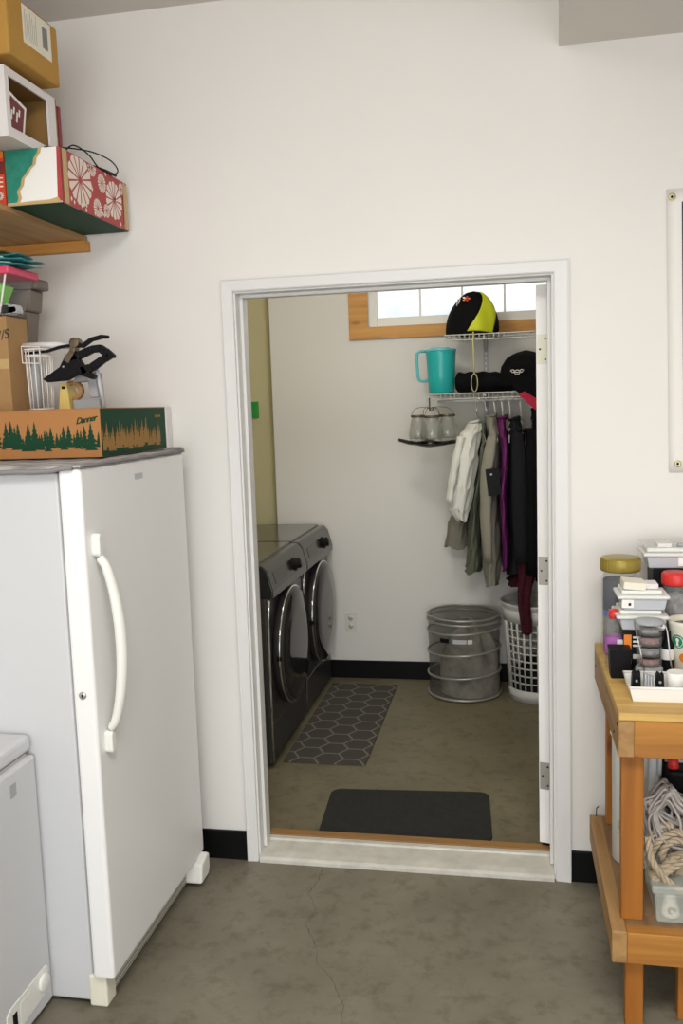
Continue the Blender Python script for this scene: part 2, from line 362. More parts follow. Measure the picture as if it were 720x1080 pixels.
# hairline crack wandering across the slab
cpts = [(0.246, -0.03), (0.247, -0.12), (0.232, -0.2), (0.268, -0.27), (0.278, -0.31), (0.262, -0.38), (0.30, -0.45), (0.328, -0.50), (0.34, -0.57), (0.395, -0.63), (0.43, -0.70), (0.457, -0.745), (0.47, -0.9), (0.52, -1.1)]
def ribbon(b, pts, wd, z, m):
    vs = []; fs = []
    fine = []
    for i in range(len(pts) - 1):
        for k in range(5):
            t = k / 5; fine.append((pts[i][0] * (1 - t) + pts[i + 1][0] * t + random.uniform(-.004, .004), pts[i][1] * (1 - t) + pts[i + 1][1] * t))
    for i, (x, y) in enumerate(fine):
        h = wd * random.uniform(0.25, 1.0); vs += [(x - h, y, z), (x + h, y, z)]
        if i: fs.append((2 * i - 2, 2 * i - 1, 2 * i + 1, 2 * i))
    b.add(vs, fs, m=m)
ribbon(b, cpts, 0.0012, 0.0004, 1)
struct('floor', b, ['conc', 'crack'], 'bare grey concrete garage floor with a thin winding crack', 'floor')
b = MB(); b.box((GX0 - .1, 0.0, -0.1), (2.2, 2.213, 0.0)); b.box((GX0 - .1, 2.213, -0.1), (-0.477, 2.45, 0.0))
struct('floor_laundry', b, 'conc2', 'concrete floor of the laundry room beyond the doorway', 'floor')
b = MB(); b.box((GX0 - .1, GY0, CZ), (GX1, 0.0, CZ + .1)); struct('ceiling', b, 'ceil')
b = MB(); b.box((GX0 - .1, 0.0, CZ), (2.2, 2.5, CZ + .1)); struct('ceiling_laundry', b, 'ceil')
b = MB(); b.box((1.085, -2.2, 2.735), (GX1, 0.0, CZ)); struct('trim_1', b, 'ceil', 'dropped ceiling soffit at upper right above the doorway wall', 'soffit')
def wallx(name, x0, x1, y0, y1, z0, z1, hx0, hx1, hz0, hz1, m):
    b = MB()
    b.box((x0, y0, z0), (hx0, y1, z1)); b.box((hx1, y0, z0), (x1, y1, z1)); b.box((hx0, y0, hz1), (hx1, y1, z1))
    if hz0 > z0: b.box((hx0, y0, z0), (hx1, y1, hz0))
    return struct(name, b, m)
wallx('wall_front', GX0 - .1, GX1 + .1, 0, WT, 0, CZ, -0.012, W + 0.012, 0, H + 0.012, 'wall')
b = MB(); b.box((GX0 - .1, GY0, 0), (GX0, 0, CZ)); struct('wall_left', b, 'wall')
b = MB(); b.box((GX1, GY0, 0), (GX1 + .1, 0, CZ)); struct('wall_right', b, 'wall')
wallx('wall_behind', GX0 - .1, GX1 + .1, GY0 - .1, GY0, 0, CZ, -0.7, 3.9, 0, 2.45, 'wall')
YB = 2.213
wallx('wall_laundry_back', -0.477, 2.2, YB, YB + .14, 0, CZ, 0.10, 1.42, 2.10, 2.56, 'wall_l')
b = MB(); b.box((GX0 - .1, YB + .12, 0), (-0.477, YB + .24, CZ)); struct('wall_alcove', b, 'olive')
b = MB(); b.box((GX0 - .1, WT, 0), (GX0, YB + .12, CZ)); struct('wall_laundry_left', b, 'olive')
b = MB(); b.box((2.1, WT, 0), (2.2, YB, CZ)); struct('wall_laundry_right', b, 'wall_l')
for nm, a, c in (('baseboard_left', (GX0, -0.012, 0), (-0.042, 0, 0.11)), ('baseboard_right', (W + 0.052, -0.012, 0), (GX1, 0, 0.11)),
                 ('baseboard_laundry', (-0.477, YB - 0.012, 0), (2.1, YB, 0.11))):
    b = MB(); b.box(a, c); struct(nm, b, 'black_base', bevel=0.003)

# doorway with frame and the open leaf
d1 = thing('door_1', (0, 0, 0), 'white doorway frame with its white door swung open into the laundry room', 'doorway'); d1['kind'] = 'structure'
cl, crr, ct = 0.040, 0.050, 0.041
b = MB()
def casing_prof(wd):   # profile across the casing width: (u, projection)
    return [(0, 0), (0, .011), (.006, .016), (.012, .014), (wd * .62, .014), (wd * .72, .019), (wd, .019), (wd, 0)]
pr = [(0, 0), (0, .012), (.10, .0145), (.84, .0165), (.92, .0185), (1, .0175), (1, 0)]
vs = []
for k_ in range(4):
    for (u, p) in pr:
        ox = -u * cl if k_ < 2 else W + u * crr; oz = 0.0 if k_ in (0, 3) else H + u * ct
        vs.append((ox, -p, oz))
n_ = len(pr); fs = [tuple(range(n_)), tuple(range(3 * n_, 4 * n_))]
for k_ in range(3):
    for i in range(n_): j = (i + 1) % n_; fs.append((k_ * n_ + i, k_ * n_ + j, (k_ + 1) * n_ + j, (k_ + 1) * n_ + i))
b.add(vs, fs)
b.build('casing', 'trimw', d1)
b = MB(); J = 0.012
b.box((0 - J, 0.0, 0.0), (J * .5, WT, H - J * .5)); b.box((W - J * .5, 0.0, 0), (W + J, WT, H - J * .5)); b.box((-J, 0.0, H - J * .5), (W + J, WT, H + J))
b.build('jamb', 'trimw', d1, bevel=0.001)
b = MB()
b.box((J * .5, 0.045, 0.03), (J * .5 + .011, 0.088, H - .006)); b.box((W - J * .5 - .011, 0.045, 0.03), (W - J * .5, 0.088, H - .006)); b.box((J * .5 + .0112, .0452, H - .006 - .011), (W - J * .5 - .0112, .0878, H - .0062))
b.build('door_stop', 'trimw', d1, bevel=0.001)
b = MB()
b.prism([(-0.022, 0.0), (-0.022, 0.014), (-0.012, 0.020), (0.02, 0.024), (0.10, 0.028), (0.105, 0.034), (0.128, 0.034), (0.13, 0.0)], (J * .5, 0, 0), (0, 1, 0), (0, 0, 1), (W - J, 0, 0))
b.build('threshold', 'alum', d1, bevel=0.001)
b = MB(); b.box((0.0, 0.131, 0.0), (W, 0.175, 0.037)); b.build('sill_strip', 'thrwood', d1, bevel=0.002)
# door leaf: hinged at the right jamb, opened a little beyond square
hp = Vector((W - 0.008, 0.150, 0.0)); ang = math.radians(14)
U = Vector((math.sin(ang), math.cos(ang), 0)); N = Vector((-math.cos(ang), math.sin(ang), 0))
LW, LT = 1.03, 0.044
b = MB(); z0, z1 = 0.05, 2.035
def bx_uvn(b, u0, u1, n0, n1, z0, z1, m=None):
    vs = [hp + U * u + N * n + Vector((0, 0, z)) for z in (z0, z1) for n in (n0, n1) for u in (u0, u1)]
    b.add(vs, [(0, 2, 3, 1), (4, 5, 7, 6), (0, 1, 5, 4), (2, 6, 7, 3), (0, 4, 6, 2), (1, 3, 7, 5)], m=m)
bx_uvn(b, 0, LW, 0, LT, z0, z1)
for (pu, pz0, pz1) in ((.14, .25, .95), (.14, 1.1, 1.85), (.56, .25, .95), (.56, 1.1, 1.85)):
    bx_uvn(b, pu, pu + .32, -0.004, LT + .004, pz0, pz1)
leaf = b.build('door_leaf', 'doorw', d1, bevel=0.002)
for i, hz in enumerate((0.255, 1.005, 1.77)):
    b = MB(); bx_uvn(b, -0.0025, 0.0, 0.004, LT - .004, hz, hz + .10)
    bx_uvn(b, -0.006, 0.004, LT * .0 - .012, 0.0, hz, hz + .10)
    for (nn, zz) in ((.012, .015), (.030, .05), (.012, .085)):
        c_ = hp + U * -0.0025 + N * nn + Vector((0, 0, hz + zz))
        b.tube([c_, c_ - U * .0015], 0.0035, 8, m=1)
    h = b.build('hinge', ['cream' if i == 2 else 'hingem', 'dark'], leaf)
    if i == 2: h['label'] = 'cream painted hinge near the top of the door'
b = MB(); bx_uvn(b, 0.01, LW, 0.008, LT - .008, 0.035, 0.05); b.build('door_gap_shade', 'dark', leaf)  # dark strip standing in for the shaded gap under the door
b = MB(); c_ = hp + U * .96 + Vector((0, 0, .95))
for sg in (1, -1):
    off = N * (LT if sg > 0 else 0)
    b.tube([c_ + off, c_ + off + N * sg * .03, c_ + off + N * sg * .035, c_ + off + N * sg * .05, c_ + off + N * sg * .065], [.026, .012, .018, .028, .018], 16)
b.build('door_knob', 'steel', leaf)

# window in the laundry back wall
w1 = thing('window_1', (0.75, YB, 2.3), 'high laundry window with pine trim and white vinyl frame', 'window'); w1['kind'] = 'structure'
wx0, wx1, wz0, wz1 = 0.10, 1.42, 2.10, 2.56
b = MB(); T = 0.075
b.box((wx0 - .095, YB - .018, wz0 - .065), (wx1 + .1, YB, wz0 + .005)); b.box((wx0 - .095, YB - .018, wz1 - .005), (wx1 + .1, YB, wz1 + .07))
b.box((wx0 - .095, YB - .018, wz0), (wx0 + .018, YB, wz1)); b.box((wx1 - .018, YB - .018, wz0), (wx1 + .1, YB, wz1))
b.build('wood_trim', 'trimwood', w1, bevel=0.002)
b = MB()
for (a0, a1, c0, c1) in ((wx0, wx0 + .018, wz0, wz1), (wx1 - .018, wx1, wz0, wz1), (wx0, wx1, wz0, wz0 + .006), (wx0, wx1, wz1 - .006, wz1)):
    b.box((a0, YB, c0), (a1, YB + .13, c1))
b.build('window_frame', 'white_pl', w1)
b = MB(); ix0, ix1, iz0, iz1 = .165, wx1 - .05, 2.158, wz1 - .05
for (a0, a1, c0, c1) in ((wx0 + .018, ix0, wz0, wz1), (ix1, wx1 - .018, wz0, wz1), (ix0, ix1, wz0, iz0), (ix0, ix1, iz1, wz1)):
    b.box((a0, YB + .03, c0), (a1, YB + .085, c1))
b.build('sash', 'white_pl', w1, bevel=0.003)
b = MB()
for mx_ in (0.417, 0.660, 0.899, 1.14): b.box((mx_ - .006, YB + .05, iz0), (mx_ + .006, YB + .062, iz1))
b.build('muntin', 'white_pl', w1)
b = MB(); b.box((ix0, YB + .054, iz0), (ix1, YB + .058, iz1)); b.build('pane', 'pane', w1)

# outlet low on the laundry back wall
o = thing('wall_outlet', (-0.042, YB, 0.35), 'small white wall outlet low on the laundry back wall', 'outlet')
b = MB(); b.box((-.077, YB - .006, .292), (-.007, YB, .408)); b.build('cover_plate', 'outletp', o, bevel=0.002)
for zz in (.325, .375):
    b = MB(); b.lathe([(.016, 0), (.016, .002)], (-.042, YB - .008, zz), 16, 'y')
    for sx in (-.006, .006): b.box((-.042 + sx - .001, YB - .0088, zz - .004), (-.042 + sx + .001, YB - .008, zz + .006), m=1)
    b.build('socket', ['outletp', 'dark'], o)
b = MB(); b.box((-.66, YB + .108, 1.60), (-.60, YB + .12, 1.70)); b.box((-.645, YB + .10, 1.635), (-.63, YB + .108, 1.665))
tag(b.build('wall_plate', 'greenplate', bevel=0.002), 'small green plate on the olive wall behind the left door jamb', 'wall plate')

# ------------------------------------------------------------ upright freezer
fz = thing('upright_freezer', (-0.55, -0.48, 0), 'tall white upright freezer with a curved handle and a towel on top', 'freezer')
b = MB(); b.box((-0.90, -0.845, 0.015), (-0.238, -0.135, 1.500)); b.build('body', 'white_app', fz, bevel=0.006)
b = MB(); b.box((-0.238, -0.835, 0.10), (-0.226, -0.15, 1.495)); b.build('door_gasket', 'gasket', fz)
b = MB(); b.box((-0.226, -0.865, 0.095), (-0.163, -0.130, 1.512), m=0); fd = b.build('door', ['white_door'], fz, bevel=0.010, seg=3)
b = MB()
hy = -0.815
for z_ in (1.305, 0.765):
    b.prism(rrect(-.014, -.031, .014, .031, .012), (-.164, hy, z_), (0, 1, 0), (0, 0, 1), (.024, 0, 0))
pts = []
for i in range(25):
    t = i / 24; z_ = 1.272 - t * .472; pts.append((-0.148 + .046 * math.sin(PI * t) ** .6, hy, z_))
b.tube(pts, [.013 + .004 * math.sin(PI * i / 24) for i in range(25)], 14, flat=0.9)
b.build('handle', 'white_pl', fd, bevel=0.004)
b = MB(); b.lathe([(.010, 0), (.010, -.004), (.006, -.005)], (-0.197, -0.865, 0.908), 16, 'y'); b.box((-.199, -.871, .904), (-.195, -.869, .912), m=1); b.build('lock', ['steel', 'dark'], fd)
b = MB(); b.box((-.163, -.535, 1.455), (-.1615, -.475, 1.472)); bd = b.build('badge', 'lgrey', fd, bevel=0.0005)
b = MB(); b.box((-.238, -.80, 0.02), (-.200, -.16, 0.088))
for k in range(5): b.box((-.200, -.79, 0.026 + k * .012), (-.197, -.17, 0.031 + k * .012), m=1)
b.box((-.1975, -.42, .07), (-.196, -.40, .082), m=2)
b.build('base_grille', ['cream', 'grille', 'redlid'], fz)
b = MB(); b.box((-.25, -.848, 0.0), (-.196, -.79, 0.095)); b.build('grille_end_cap', 'cream', fz, bevel=0.006)
b = MB(); b.prism([(-.04, .02), (.035, .02), (.05, .04), (.05, .095), (.03, .10), (-.03, .085)], (-.215, -.19, 0), (0, 1, 0), (0, 0, 1), (0.075, 0, 0)); b.build('hinge_cover', 'white_pl', fz, bevel=0.008)
for (x_, y_) in ((-.27, -.80), (-.27, -.18), (-.86, -.80), (-.86, -.18)):
    b = MB(); b.lathe([(.02, 0), (.02, .008), (.010, .010), (.010, .018)], (x_, y_, 0), 16); b.build('foot', 'dark', fz)

# towel on the freezer: a thick folded cloth with drooping edges
def towel(u, v):
    x = -0.85 + u * .690; y = -0.872 + v * .745
    z = 1.5170 + .0012 * math.sin(x * 60 + y * 33) + .0012 * math.sin(y * 71)
    k = min(1, max(0, (-.20 - x) / .08)); e = max(0, (-0.846 - y)) / .026; z -= .012 * k * min(1, e) ** 1.4
    return (x + .002 * math.sin(y * 40), y + .003 * math.sin(x * 23), z)
b = MB(); b.grid(towel, 70, 70); tw = b.build('towel', 'terry', solid=0.006)
tag(tw, 'grey and white terry towel spread over the top of the tall freezer', 'towel')
b = MB()
b.tube([(x_ / 100, -0.872 + .002 * math.sin(x_ * .4), 1.506 + .001 * math.sin(x_ * .7) + (.008 if x_ > -22 else 0)) for x_ in range(-84, -15, 3)], .0065, 8)
b.tube([(-.161 + .001 * math.sin(y_), y_ / 100, 1.517 + .001 * math.sin(y_ * .5)) for y_ in range(-87, -13, 3)], .0055, 8)
b.tube([(-.19 + .03 * math.cos(q / 8 * PI), -.150 + .02 * math.sin(q / 8 * PI), 1.522) for q in range(9)], .009, 8)
b.build('hem', 'towelg', tw)

# chest freezer in front of it
cf = thing('chest_freezer', (-0.7, -1.5, 0), 'low white chest freezer beside the tall freezer, cropped by the left edge', 'freezer')
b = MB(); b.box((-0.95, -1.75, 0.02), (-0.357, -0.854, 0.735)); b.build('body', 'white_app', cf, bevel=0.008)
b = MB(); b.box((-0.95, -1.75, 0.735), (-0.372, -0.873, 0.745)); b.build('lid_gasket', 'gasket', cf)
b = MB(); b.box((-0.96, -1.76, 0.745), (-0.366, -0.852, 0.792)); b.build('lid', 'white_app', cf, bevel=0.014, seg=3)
b = MB(); b.box((-.357, -.985, .665), (-.355, -.957, .700)); b.build('badge', 'grey', cf, bevel=0.0005)
b = MB()
poly = [(-1.08, .055), (-1.06, .048), (-.90, .060), (-.878, .075), (-.872, .128), (-.885, .138), (-1.06, .132), (-1.08, .12)]
b.prism(poly, (-.3575, 0, 0), (0, 1, 0), (0, 0, 1), (.003, 0, 0)); b.build('control_panel', 'white_pl', cf, bevel=0.002)
b = MB(); b.lathe([(.024, 0), (.024, .006), (.020, .008)], (-.3545, -.903, .100), 24, 'x'); b.build('thermostat_knob', 'white_pl', cf, bevel=0.001)
b = MB(); b.box((-.3545, -1.055, .065), (-.3535, -1.035, .11), m=0); b.build('switch', 'dark', cf)
b = MB(); b.box((-.3545, -1.02, .065), (-.3535, -.97, .118)); b.build('indicator_plate', 'white_pl', cf, bevel=0.002)
for (x_, y_) in ((-.40, -.90), (-.90, -.90), (-.40, -1.7), (-.90, -1.7)):
    b = MB(); b.lathe([(.02, 0), (.02, .022)], (x_, y_, 0), 12); b.build('foot', 'dark', cf)

# ------------------------------------------------------------ boxes on the freezer and on the wall shelf
def carton(b, x0, y0, z0, x1, y1, z1, m=0): b.box((x0, y0, z0), (x1, y1, z1), m=m)
FT = 1.5245
bt = thing('shoebox', (-.5, -.26, FT), 'long shoebox, orange end and dark green side, printed with rows of fir trees', 'box')
bx0, bx1, by0, by1, bz1 = -0.86, -0.250, -0.550, -0.056, 1.668
b = MB(); b.box((bx0, by0, FT), (bx1 - .001, by1, bz1 - .002), m=0)
b.box((bx1 - .001, by0 + .001, FT + .001), (bx1, by1, bz1 - .003), m=1)
def firs(b, axis, fixed, a0, a1, zb, hts, mt, sgn):
    a = a0; idx = 0
    while a < a1:
        idx = (idx + 1) % 5
        h = random.uniform(*hts); wdt = h * .27; base = zb + random.uniform(-.008, .008)
        lev = 6
        pts = []
        for k in range(lev):
            t = k / lev; r0 = wdt * (1 - t) * random.uniform(.8, 1.2); pts.append((r0, base + h * t)); pts.append((r0 * .5, base + h * (t + .6 / lev)))
        poly = [(-p[0], p[1]) for p in pts] + [(0, base + h)] + [(p[0], p[1]) for p in reversed(pts)]
        poly = [(max(a0 - a, min(a1 - a, q[0])), q[1]) for q in poly]
        n = len(pts)
        # stacked quads so concave outline stays valid
        L = [(-p[0], p[1]) for p in pts] + [(0, base + h)]
        for i in range(len(L) - 1):
            (l0, y0_), (l1, y1_) = L[i], L[i + 1]
            q = [(a + l0, y0_), (a - l0, y0_), (a - l1, y1_), (a + l1, y1_)]
            q = [(min(a1, max(a0, s_)), t_) for s_, t_ in q]
            if axis == 'x': vs = [(s_, fixed - .00004 * idx, t_) for s_, t_ in q]
            else: vs = [(fixed + .00004 * idx, s_, t_) for s_, t_ in q]
            b.add(vs, [(0, 1, 2, 3)], m=mt)
        a += wdt * random.uniform(.55, 1.1)
firs(b, 'x', by0 - .0007, bx0 + .005, bx1 - .006, FT + .028, (.035, .085), 1, 1)
firs(b, 'y', bx1 + .0009, by0 + .006, by1 - .05, FT + .022, (.045, .085), 2, 1)
b.build('carton', ['cardo', 'dgreen', 'goldtree'], bt, bevel=0.0)
b = MB(); b.box((bx0 - .002, by0 - .002, bz1 - .002), (bx1 + .002, by1, bz1)); b.build('lid', 'cardo', bt)
text('lettering', 'Danner', .025, 'dgreen', bt, (-.296, by0 - .001, FT + .110), (1, 0, .16), (-.16, 0, 1), shear=.5, bold=.0006, spacing=.85)
text('lettering', 'DANNER', .012, 'goldtree', bt, (bx1 + .0015, -.125, FT + .113), (0, 1, 0), (0, 0, 1))
b = MB(); b.box((-.60, -.052, 1.5245), (-.246, -.006, 1.668)); tag(b.build('carton', 'cardw', bevel=0.002), 'pale beige carton edge behind the fir tree shoebox', 'box')

TZ = bz1
# tall cardboard box
cbx = thing('cardboard_box', (-.69, -.33, TZ), 'tall plain cardboard box with tape standing on the shoebox', 'box')
b = MB(); b.box((-.80, -.42, TZ), (-.606, -.30, 1.962)); b.build('carton', 'cardb', cbx, bevel=0.002)
b = MB(); b.box((-.801, -.4215, 1.80), (-.605, -.42, 1.83)); b.build('tape_strip', 'tape', cbx)
b = MB(); b.box((-.66, -.4212, TZ), (-.655, -.42, 1.96)); b.build('seam', 'cardin', cbx)
text('lettering', 'W/S', .04, 'blackink', cbx, (-.635, -.421, 1.90), (1, 0, .2), (-.2, 0, 1), shear=.3)

# clear bin with pink lid
pb = thing('storage_bin', (-.66, -.36, 1.965), 'clear plastic bin with a pink lid on the tall cardboard box', 'bin')
b = MB(); b.wedge((-.80, -.44, -.610, -.30, 1.967), (-.82, -.45, -.575, -.29, 2.085)); b.build('tub', 'clear', pb, bevel=0.006)
b = MB(); b.box((-.83, -.46, 2.083), (-.562, -.28, 2.107)); b.build('lid', 'pink', pb, bevel=0.006)
for xx in (-.70, -.655): b = MB(); b.tube([(xx + .02, -.452, 2.08), (xx + .018, -.449, 2.03)], .002, 6); b.build('rib', 'white', pb)
b = MB(); b.tube([(-.579, -.449, 2.083), (-.612, -.44, 1.97)], .003, 6); b.build('rib', 'white', pb)
b = MB(); b.box((-.650, -.42, 1.995), (-.620, -.36, 2.065), R=Matrix.Rotation(.5, 3, 'Y')); b.lathe([(.006, 0), (.006, -.003)], (-.635, -.421, 2.03), 12, 'y', m=1)
tag(b.build('lime_gadget', ['lime', 'dark'], bevel=0.004), 'lime green plastic piece inside the pink lidded bin', 'gadget')
b = MB()
for k in range(14):
    x_ = -.78 + random.random() * .17; b.box((x_, -.40, 1.972), (x_ + .03, -.36, 1.990 + random.random() * .012), R=Matrix.Rotation(random.uniform(-.4, .4), 3, 'Y'))
tag(b.build('small_parts', 'lgrey'), 'loose pale bits lying in the bottom of the pink lidded bin', 'bits', kind='stuff')
b = MB(); b.box((-.80, -.40, 1.975), (-.655, -.385, 2.07), R=Matrix.Rotation(.5, 3, 'Y')); tag(b.build('notebook', 'lgrey', bevel=.002), 'grey flat pad leaning inside the pink lidded bin', 'notebook')

# taupe tote behind
tt = thing('storage_tote', (-.6, -.18, TZ), 'tall taupe plastic tote standing behind the pink lidded bin', 'tote')
b = MB(); b.wedge((-.82, -.27, -.665, -.20, TZ), (-.82, -.27, -.642, -.20, 1.858)); b.wedge((-.82, -.272, -.632, -.198, 1.8582), (-.82, -.272, -.612, -.198, 1.99)); b.wedge((-.82, -.274, -.605, -.196, 1.9902), (-.82, -.274, -.596, -.196, 2.06))
b.build('tub', 'taupe', tt, bevel=0.006)
b = MB(); b.box((-.83, -.278, 2.0602), (-.576, -.19, 2.095)); b.build('rim', 'taupe', tt, bevel=0.008)

# folded papers/gift bags on top of the bin
for i in range(7):
    mm = ['tealpap', 'palepap', 'tealpap', 'palepap', 'tealpap', 'cardb', 'palepap'][i]
    ww = [.30, .26, .31, .24, .27, .22, .15][i]; x0 = -.83
    zz = 2.111 + i * .0095
    R_ = Matrix.Rotation(random.uniform(-.12, .12), 3, 'Z')
    bb = MB()
    bb.grid(lambda u, v: tuple(Vector((x0 + .15, -.37, zz)) + R_ @ Vector((-.15 + u * ww, -.06 + v * .12, .0035 * math.sin(u * 9 + i) + .002 * math.sin(v * 7 + i)))), 14, 8)
    o = bb.build('folded_paper', mm, solid=0.0025)
    lb = ['lowest dark teal folded sheet, flat on the pink lid', 'pale teal crinkled sheet just above the lowest dark one', 'widest dark teal folded sheet in the pile on the pink lid', 'pale teal sheet in the middle of the pile above the bin', 'short dark teal folded sheet high in the pile', 'brown folded sheet near the top of the pile on the bin', 'smallest pale sheet topping the paper pile on the bin'][i]
    tag(o, lb, 'paper', 'folded papers piled on the pink lidded bin')

# white wire basket
wb = thing('wire_basket', (-.55, -.38, TZ), 'small white wire basket on the shoebox beside the cardboard box', 'basket')
b = MB()
cx, cy, rx, ry = -.538, -.36, .040, .045
def ring(z, k=1.0): return [(cx + rx * k * math.cos(2 * PI * i / 24), cy + ry * k * math.sin(2 * PI * i / 24), z) for i in range(24)]
b.tube(ring(TZ + .004, .85), .0022, 6, closed=True); b.tube(ring(TZ + .17), .0025, 6, closed=True); b.tube(ring(TZ + .19, 1.04), .0025, 6, closed=True)
for k in range(14):
    q = 2 * PI * k / 14
    b.tube([(cx + rx * math.cos(q), cy + ry * math.sin(q), TZ + .19), (cx + rx * .85 * math.cos(q), cy + ry * .85 * math.sin(q), TZ + .004)], .0018, 6)
for k in (-.5, 0, .5): b.tube([(cx - rx * .8, cy + k * ry, TZ + .004), (cx + rx * .8, cy + k * ry, TZ + .004)], .0016, 6)
b.build('wire_frame', 'whitewire', wb)
b = MB(); b.tube([(cx - .03, cy - ry * 1.04, TZ + .20), (cx + .03, cy - ry * 1.04, TZ + .195), (cx + .03, cy - ry * 1.04, TZ + .145), (cx - .03, cy - ry * 1.04, TZ + .148)], .0022, 6, closed=True)
b.build('handle_loop', 'whitewire', wb)
b = MB(); b.lathe([(.016, TZ + .008), (.016, TZ + .13), (.008, TZ + .15), (.008, TZ + .165)], (cx - .014, cy, 0), 16); b.build('x', 'grey')
tag(bpy.data.objects['x'], 'slim grey tube standing inside the white wire basket', 'tube'); bpy.data.objects['x'].name = 'spray_tube'
b = MB(); b.tube([(cx - .06, cy + .02, TZ + .207), (cx + .06, cy + .01, TZ + .203), (cx + .10, cy + .04, TZ + .196)], [.010, .011, .006], 8); tag(b.build('paint_brush', 'cardw'), 'pale handled tool lying across the top of the wire basket', 'tool')

# yellow box, tape dispenser, clamp
b = MB(); b.wedge((-.492, -.34, -.452, -.28, TZ), (-.482, -.34, -.460, -.28, TZ + .085)); b.box((-.478, -.3405, TZ + .065), (-.466, -.339, TZ + .074), m=1)
tag(b.build('yellow_case', ['yellow', 'dark'], bevel=0.003), 'yellow tapered case standing between the wire basket and grey dispenser', 'case')
td = thing('tape_dispenser', (-.41, -.30, TZ), 'grey tape dispenser on the shoebox beneath the black clamp', 'dispenser')
b = MB(); P_ = [(-.055, 0), (.055, 0), (.048, .10), (.02, .105), (.02, .035), (-.02, .035), (-.03, .08), (-.055, .06)]
b.prism([(-.036, 0), (.055, 0), (.052, .030), (-.036, .030)], (-.412, -.33, TZ), (1, 0, 0), (0, 0, 1), (0, .05, 0))
b.prism([(.022, .035), (.052, .035), (.046, .115), (.020, .115)], (-.412, -.33, TZ), (1, 0, 0), (0, 0, 1), (0, .05, 0))
b.prism([(-.03, .085), (.022, .088), (.020, .115), (-.02, .112)], (-.412, -.33, TZ), (1, 0, 0), (0, 0, 1), (0, .05, 0))
b.build('body', 'grey', td, bevel=0.003)
b = MB(); b.lathe([(.018, 0), (.032, 0), (.032, .02), (.018, .02), (.018, 0)], (-.452, -.320, TZ + .060), 32, 'y', caps=False); b.build('tape_roll', 'cardb', td)
b = MB(); b.tube([(-.350, -.35, TZ + .125), (-.332, -.35, TZ + .006)], .008, 4); tag(b.build('metal_strut', 'lgrey'), 'slanted grey metal strip on the shoebox right of the dispenser', 'strip')

cl_ = thing('hand_clamp', (-.38, -.39, TZ + .10), 'black pistol grip bar clamp with two long handles lying atop the basket', 'clamp')
def plate(b, poly, y0, y1, m=None): b.prism(poly, (0, y0, 0), (1, 0, 0), (0, 0, 1), (0, y1 - y0, 0), m=m)
b = MB()
def strap(pts, wd):
    L, R = [], []
    for i, p in enumerate(pts):
        a = pts[max(0, i - 1)]; c = pts[min(len(pts) - 1, i + 1)]; dx, dz = c[0] - a[0], c[1] - a[1]; n = math.hypot(dx, dz); ww = wd[i] / 2
        L.append((p[0] - dz / n * ww, p[1] + dx / n * ww)); R.append((p[0] + dz / n * ww, p[1] - dx / n * ww))
    return L, R
def strapm(b, pts, wd, y0, y1, m=None):
    L, R = strap(pts, wd)
    for i in range(len(pts) - 1):
        b.prism([L[i], L[i + 1], R[i + 1], R[i]], (0, y0, 0), (1, 0, 0), (0, 0, 1), (0, y1 - y0, 0), m=m)
# body plate
plate(b, [(-.515, 1.765), (-.50, 1.755), (-.435, 1.757), (-.395, 1.775), (-.345, 1.757), (-.335, 1.768), (-.36, 1.782), (-.372, 1.80), (-.40, 1.84), (-.435, 1.832), (-.455, 1.80)], -.39, -.368)
# open trapezoid grip, leading right
strapm(b, [(-.43, 1.825), (-.385, 1.835), (-.345, 1.850), (-.318, 1.852), (-.295, 1.835), (-.272, 1.824)], [.028, .024, .022, .024, .026, .010], -.39, -.368)
strapm(b, [(-.385, 1.785), (-.35, 1.795), (-.31, 1.818), (-.285, 1.828)], [.030, .024, .022, .018], -.39, -.368)
b.build('grip', 'dark', cl_, bevel=0.003)
b = MB(); strapm(b, [(-.43, 1.815), (-.408, 1.845), (-.398, 1.872)], [.020, .018, .02], -.394, -.364)
b.lathe([(.016, 0), (.016, .034)], (-.398, -.396, 1.872), 16, 'y')
b.build('jaw_arm', 'bronze', cl_, bevel=0.002)
b = MB(); strapm(b, [(-.398, 1.866), (-.375, 1.862), (-.345, 1.880), (-.31, 1.887), (-.288, 1.885)], [.014, .014, .013, .013, .010], -.386, -.372)
strapm(b, [(-.575, 1.848), (-.50, 1.850), (-.45, 1.862), (-.40, 1.866)], [.006, .008, .009, .010], -.386, -.374)
b.build('trigger_bar', 'dark', cl_, bevel=0.002)
for (x_, z_) in ((-.428, 1.838), (-.44, 1.80)): b = MB(); b.lathe([(.004, 0), (.004, -.003)], (x_, -.39, z_), 10, 'y'); b.build('rivet', 'steel', cl_)

# wall shelf
SZ = 2.268
ws = thing('wall_shelf', (-.76, -.9, SZ), 'wooden board shelf on the left wall above the freezer', 'shelf')
b = MB(); b.box((GX0, -2.0, 2.250), (-.522, -0.001, SZ)); b.build('board', 'shelfw', ws, bevel=0.001)
b = MB(); b.box((GX0, -.040, 2.215), (-.512, -0.001, 2.250)); b.build('cleat', 'cleat', ws, bevel=0.002)
b = MB(); b.box((GX0, -1.96, 2.215), (GX0 + .04, -.04, 2.250)); b.build('cleat', 'cleat', ws, bevel=0.002)
# starburst box
sb = thing('gift_box', (-.43, -.27, SZ), 'red starburst printed box with torn teal end overhanging the shelf', 'box')
sx0, sx1, sy0, sy1, sz1 = -.525, -.352, -.495, -.035, 2.425
b = MB(); b.box((sx0, sy0, SZ), (sx1, sy1, sz1), m=0)
b.add([(sx0, sy0 - .0006, SZ + .002), (sx0 + .115, sy0 - .0006, SZ + .002), (sx0 + .115, sy0 - .0006, SZ + .012), (sx0, sy0 - .0006, SZ + .010)], [(0, 1, 2, 3)], m=4)
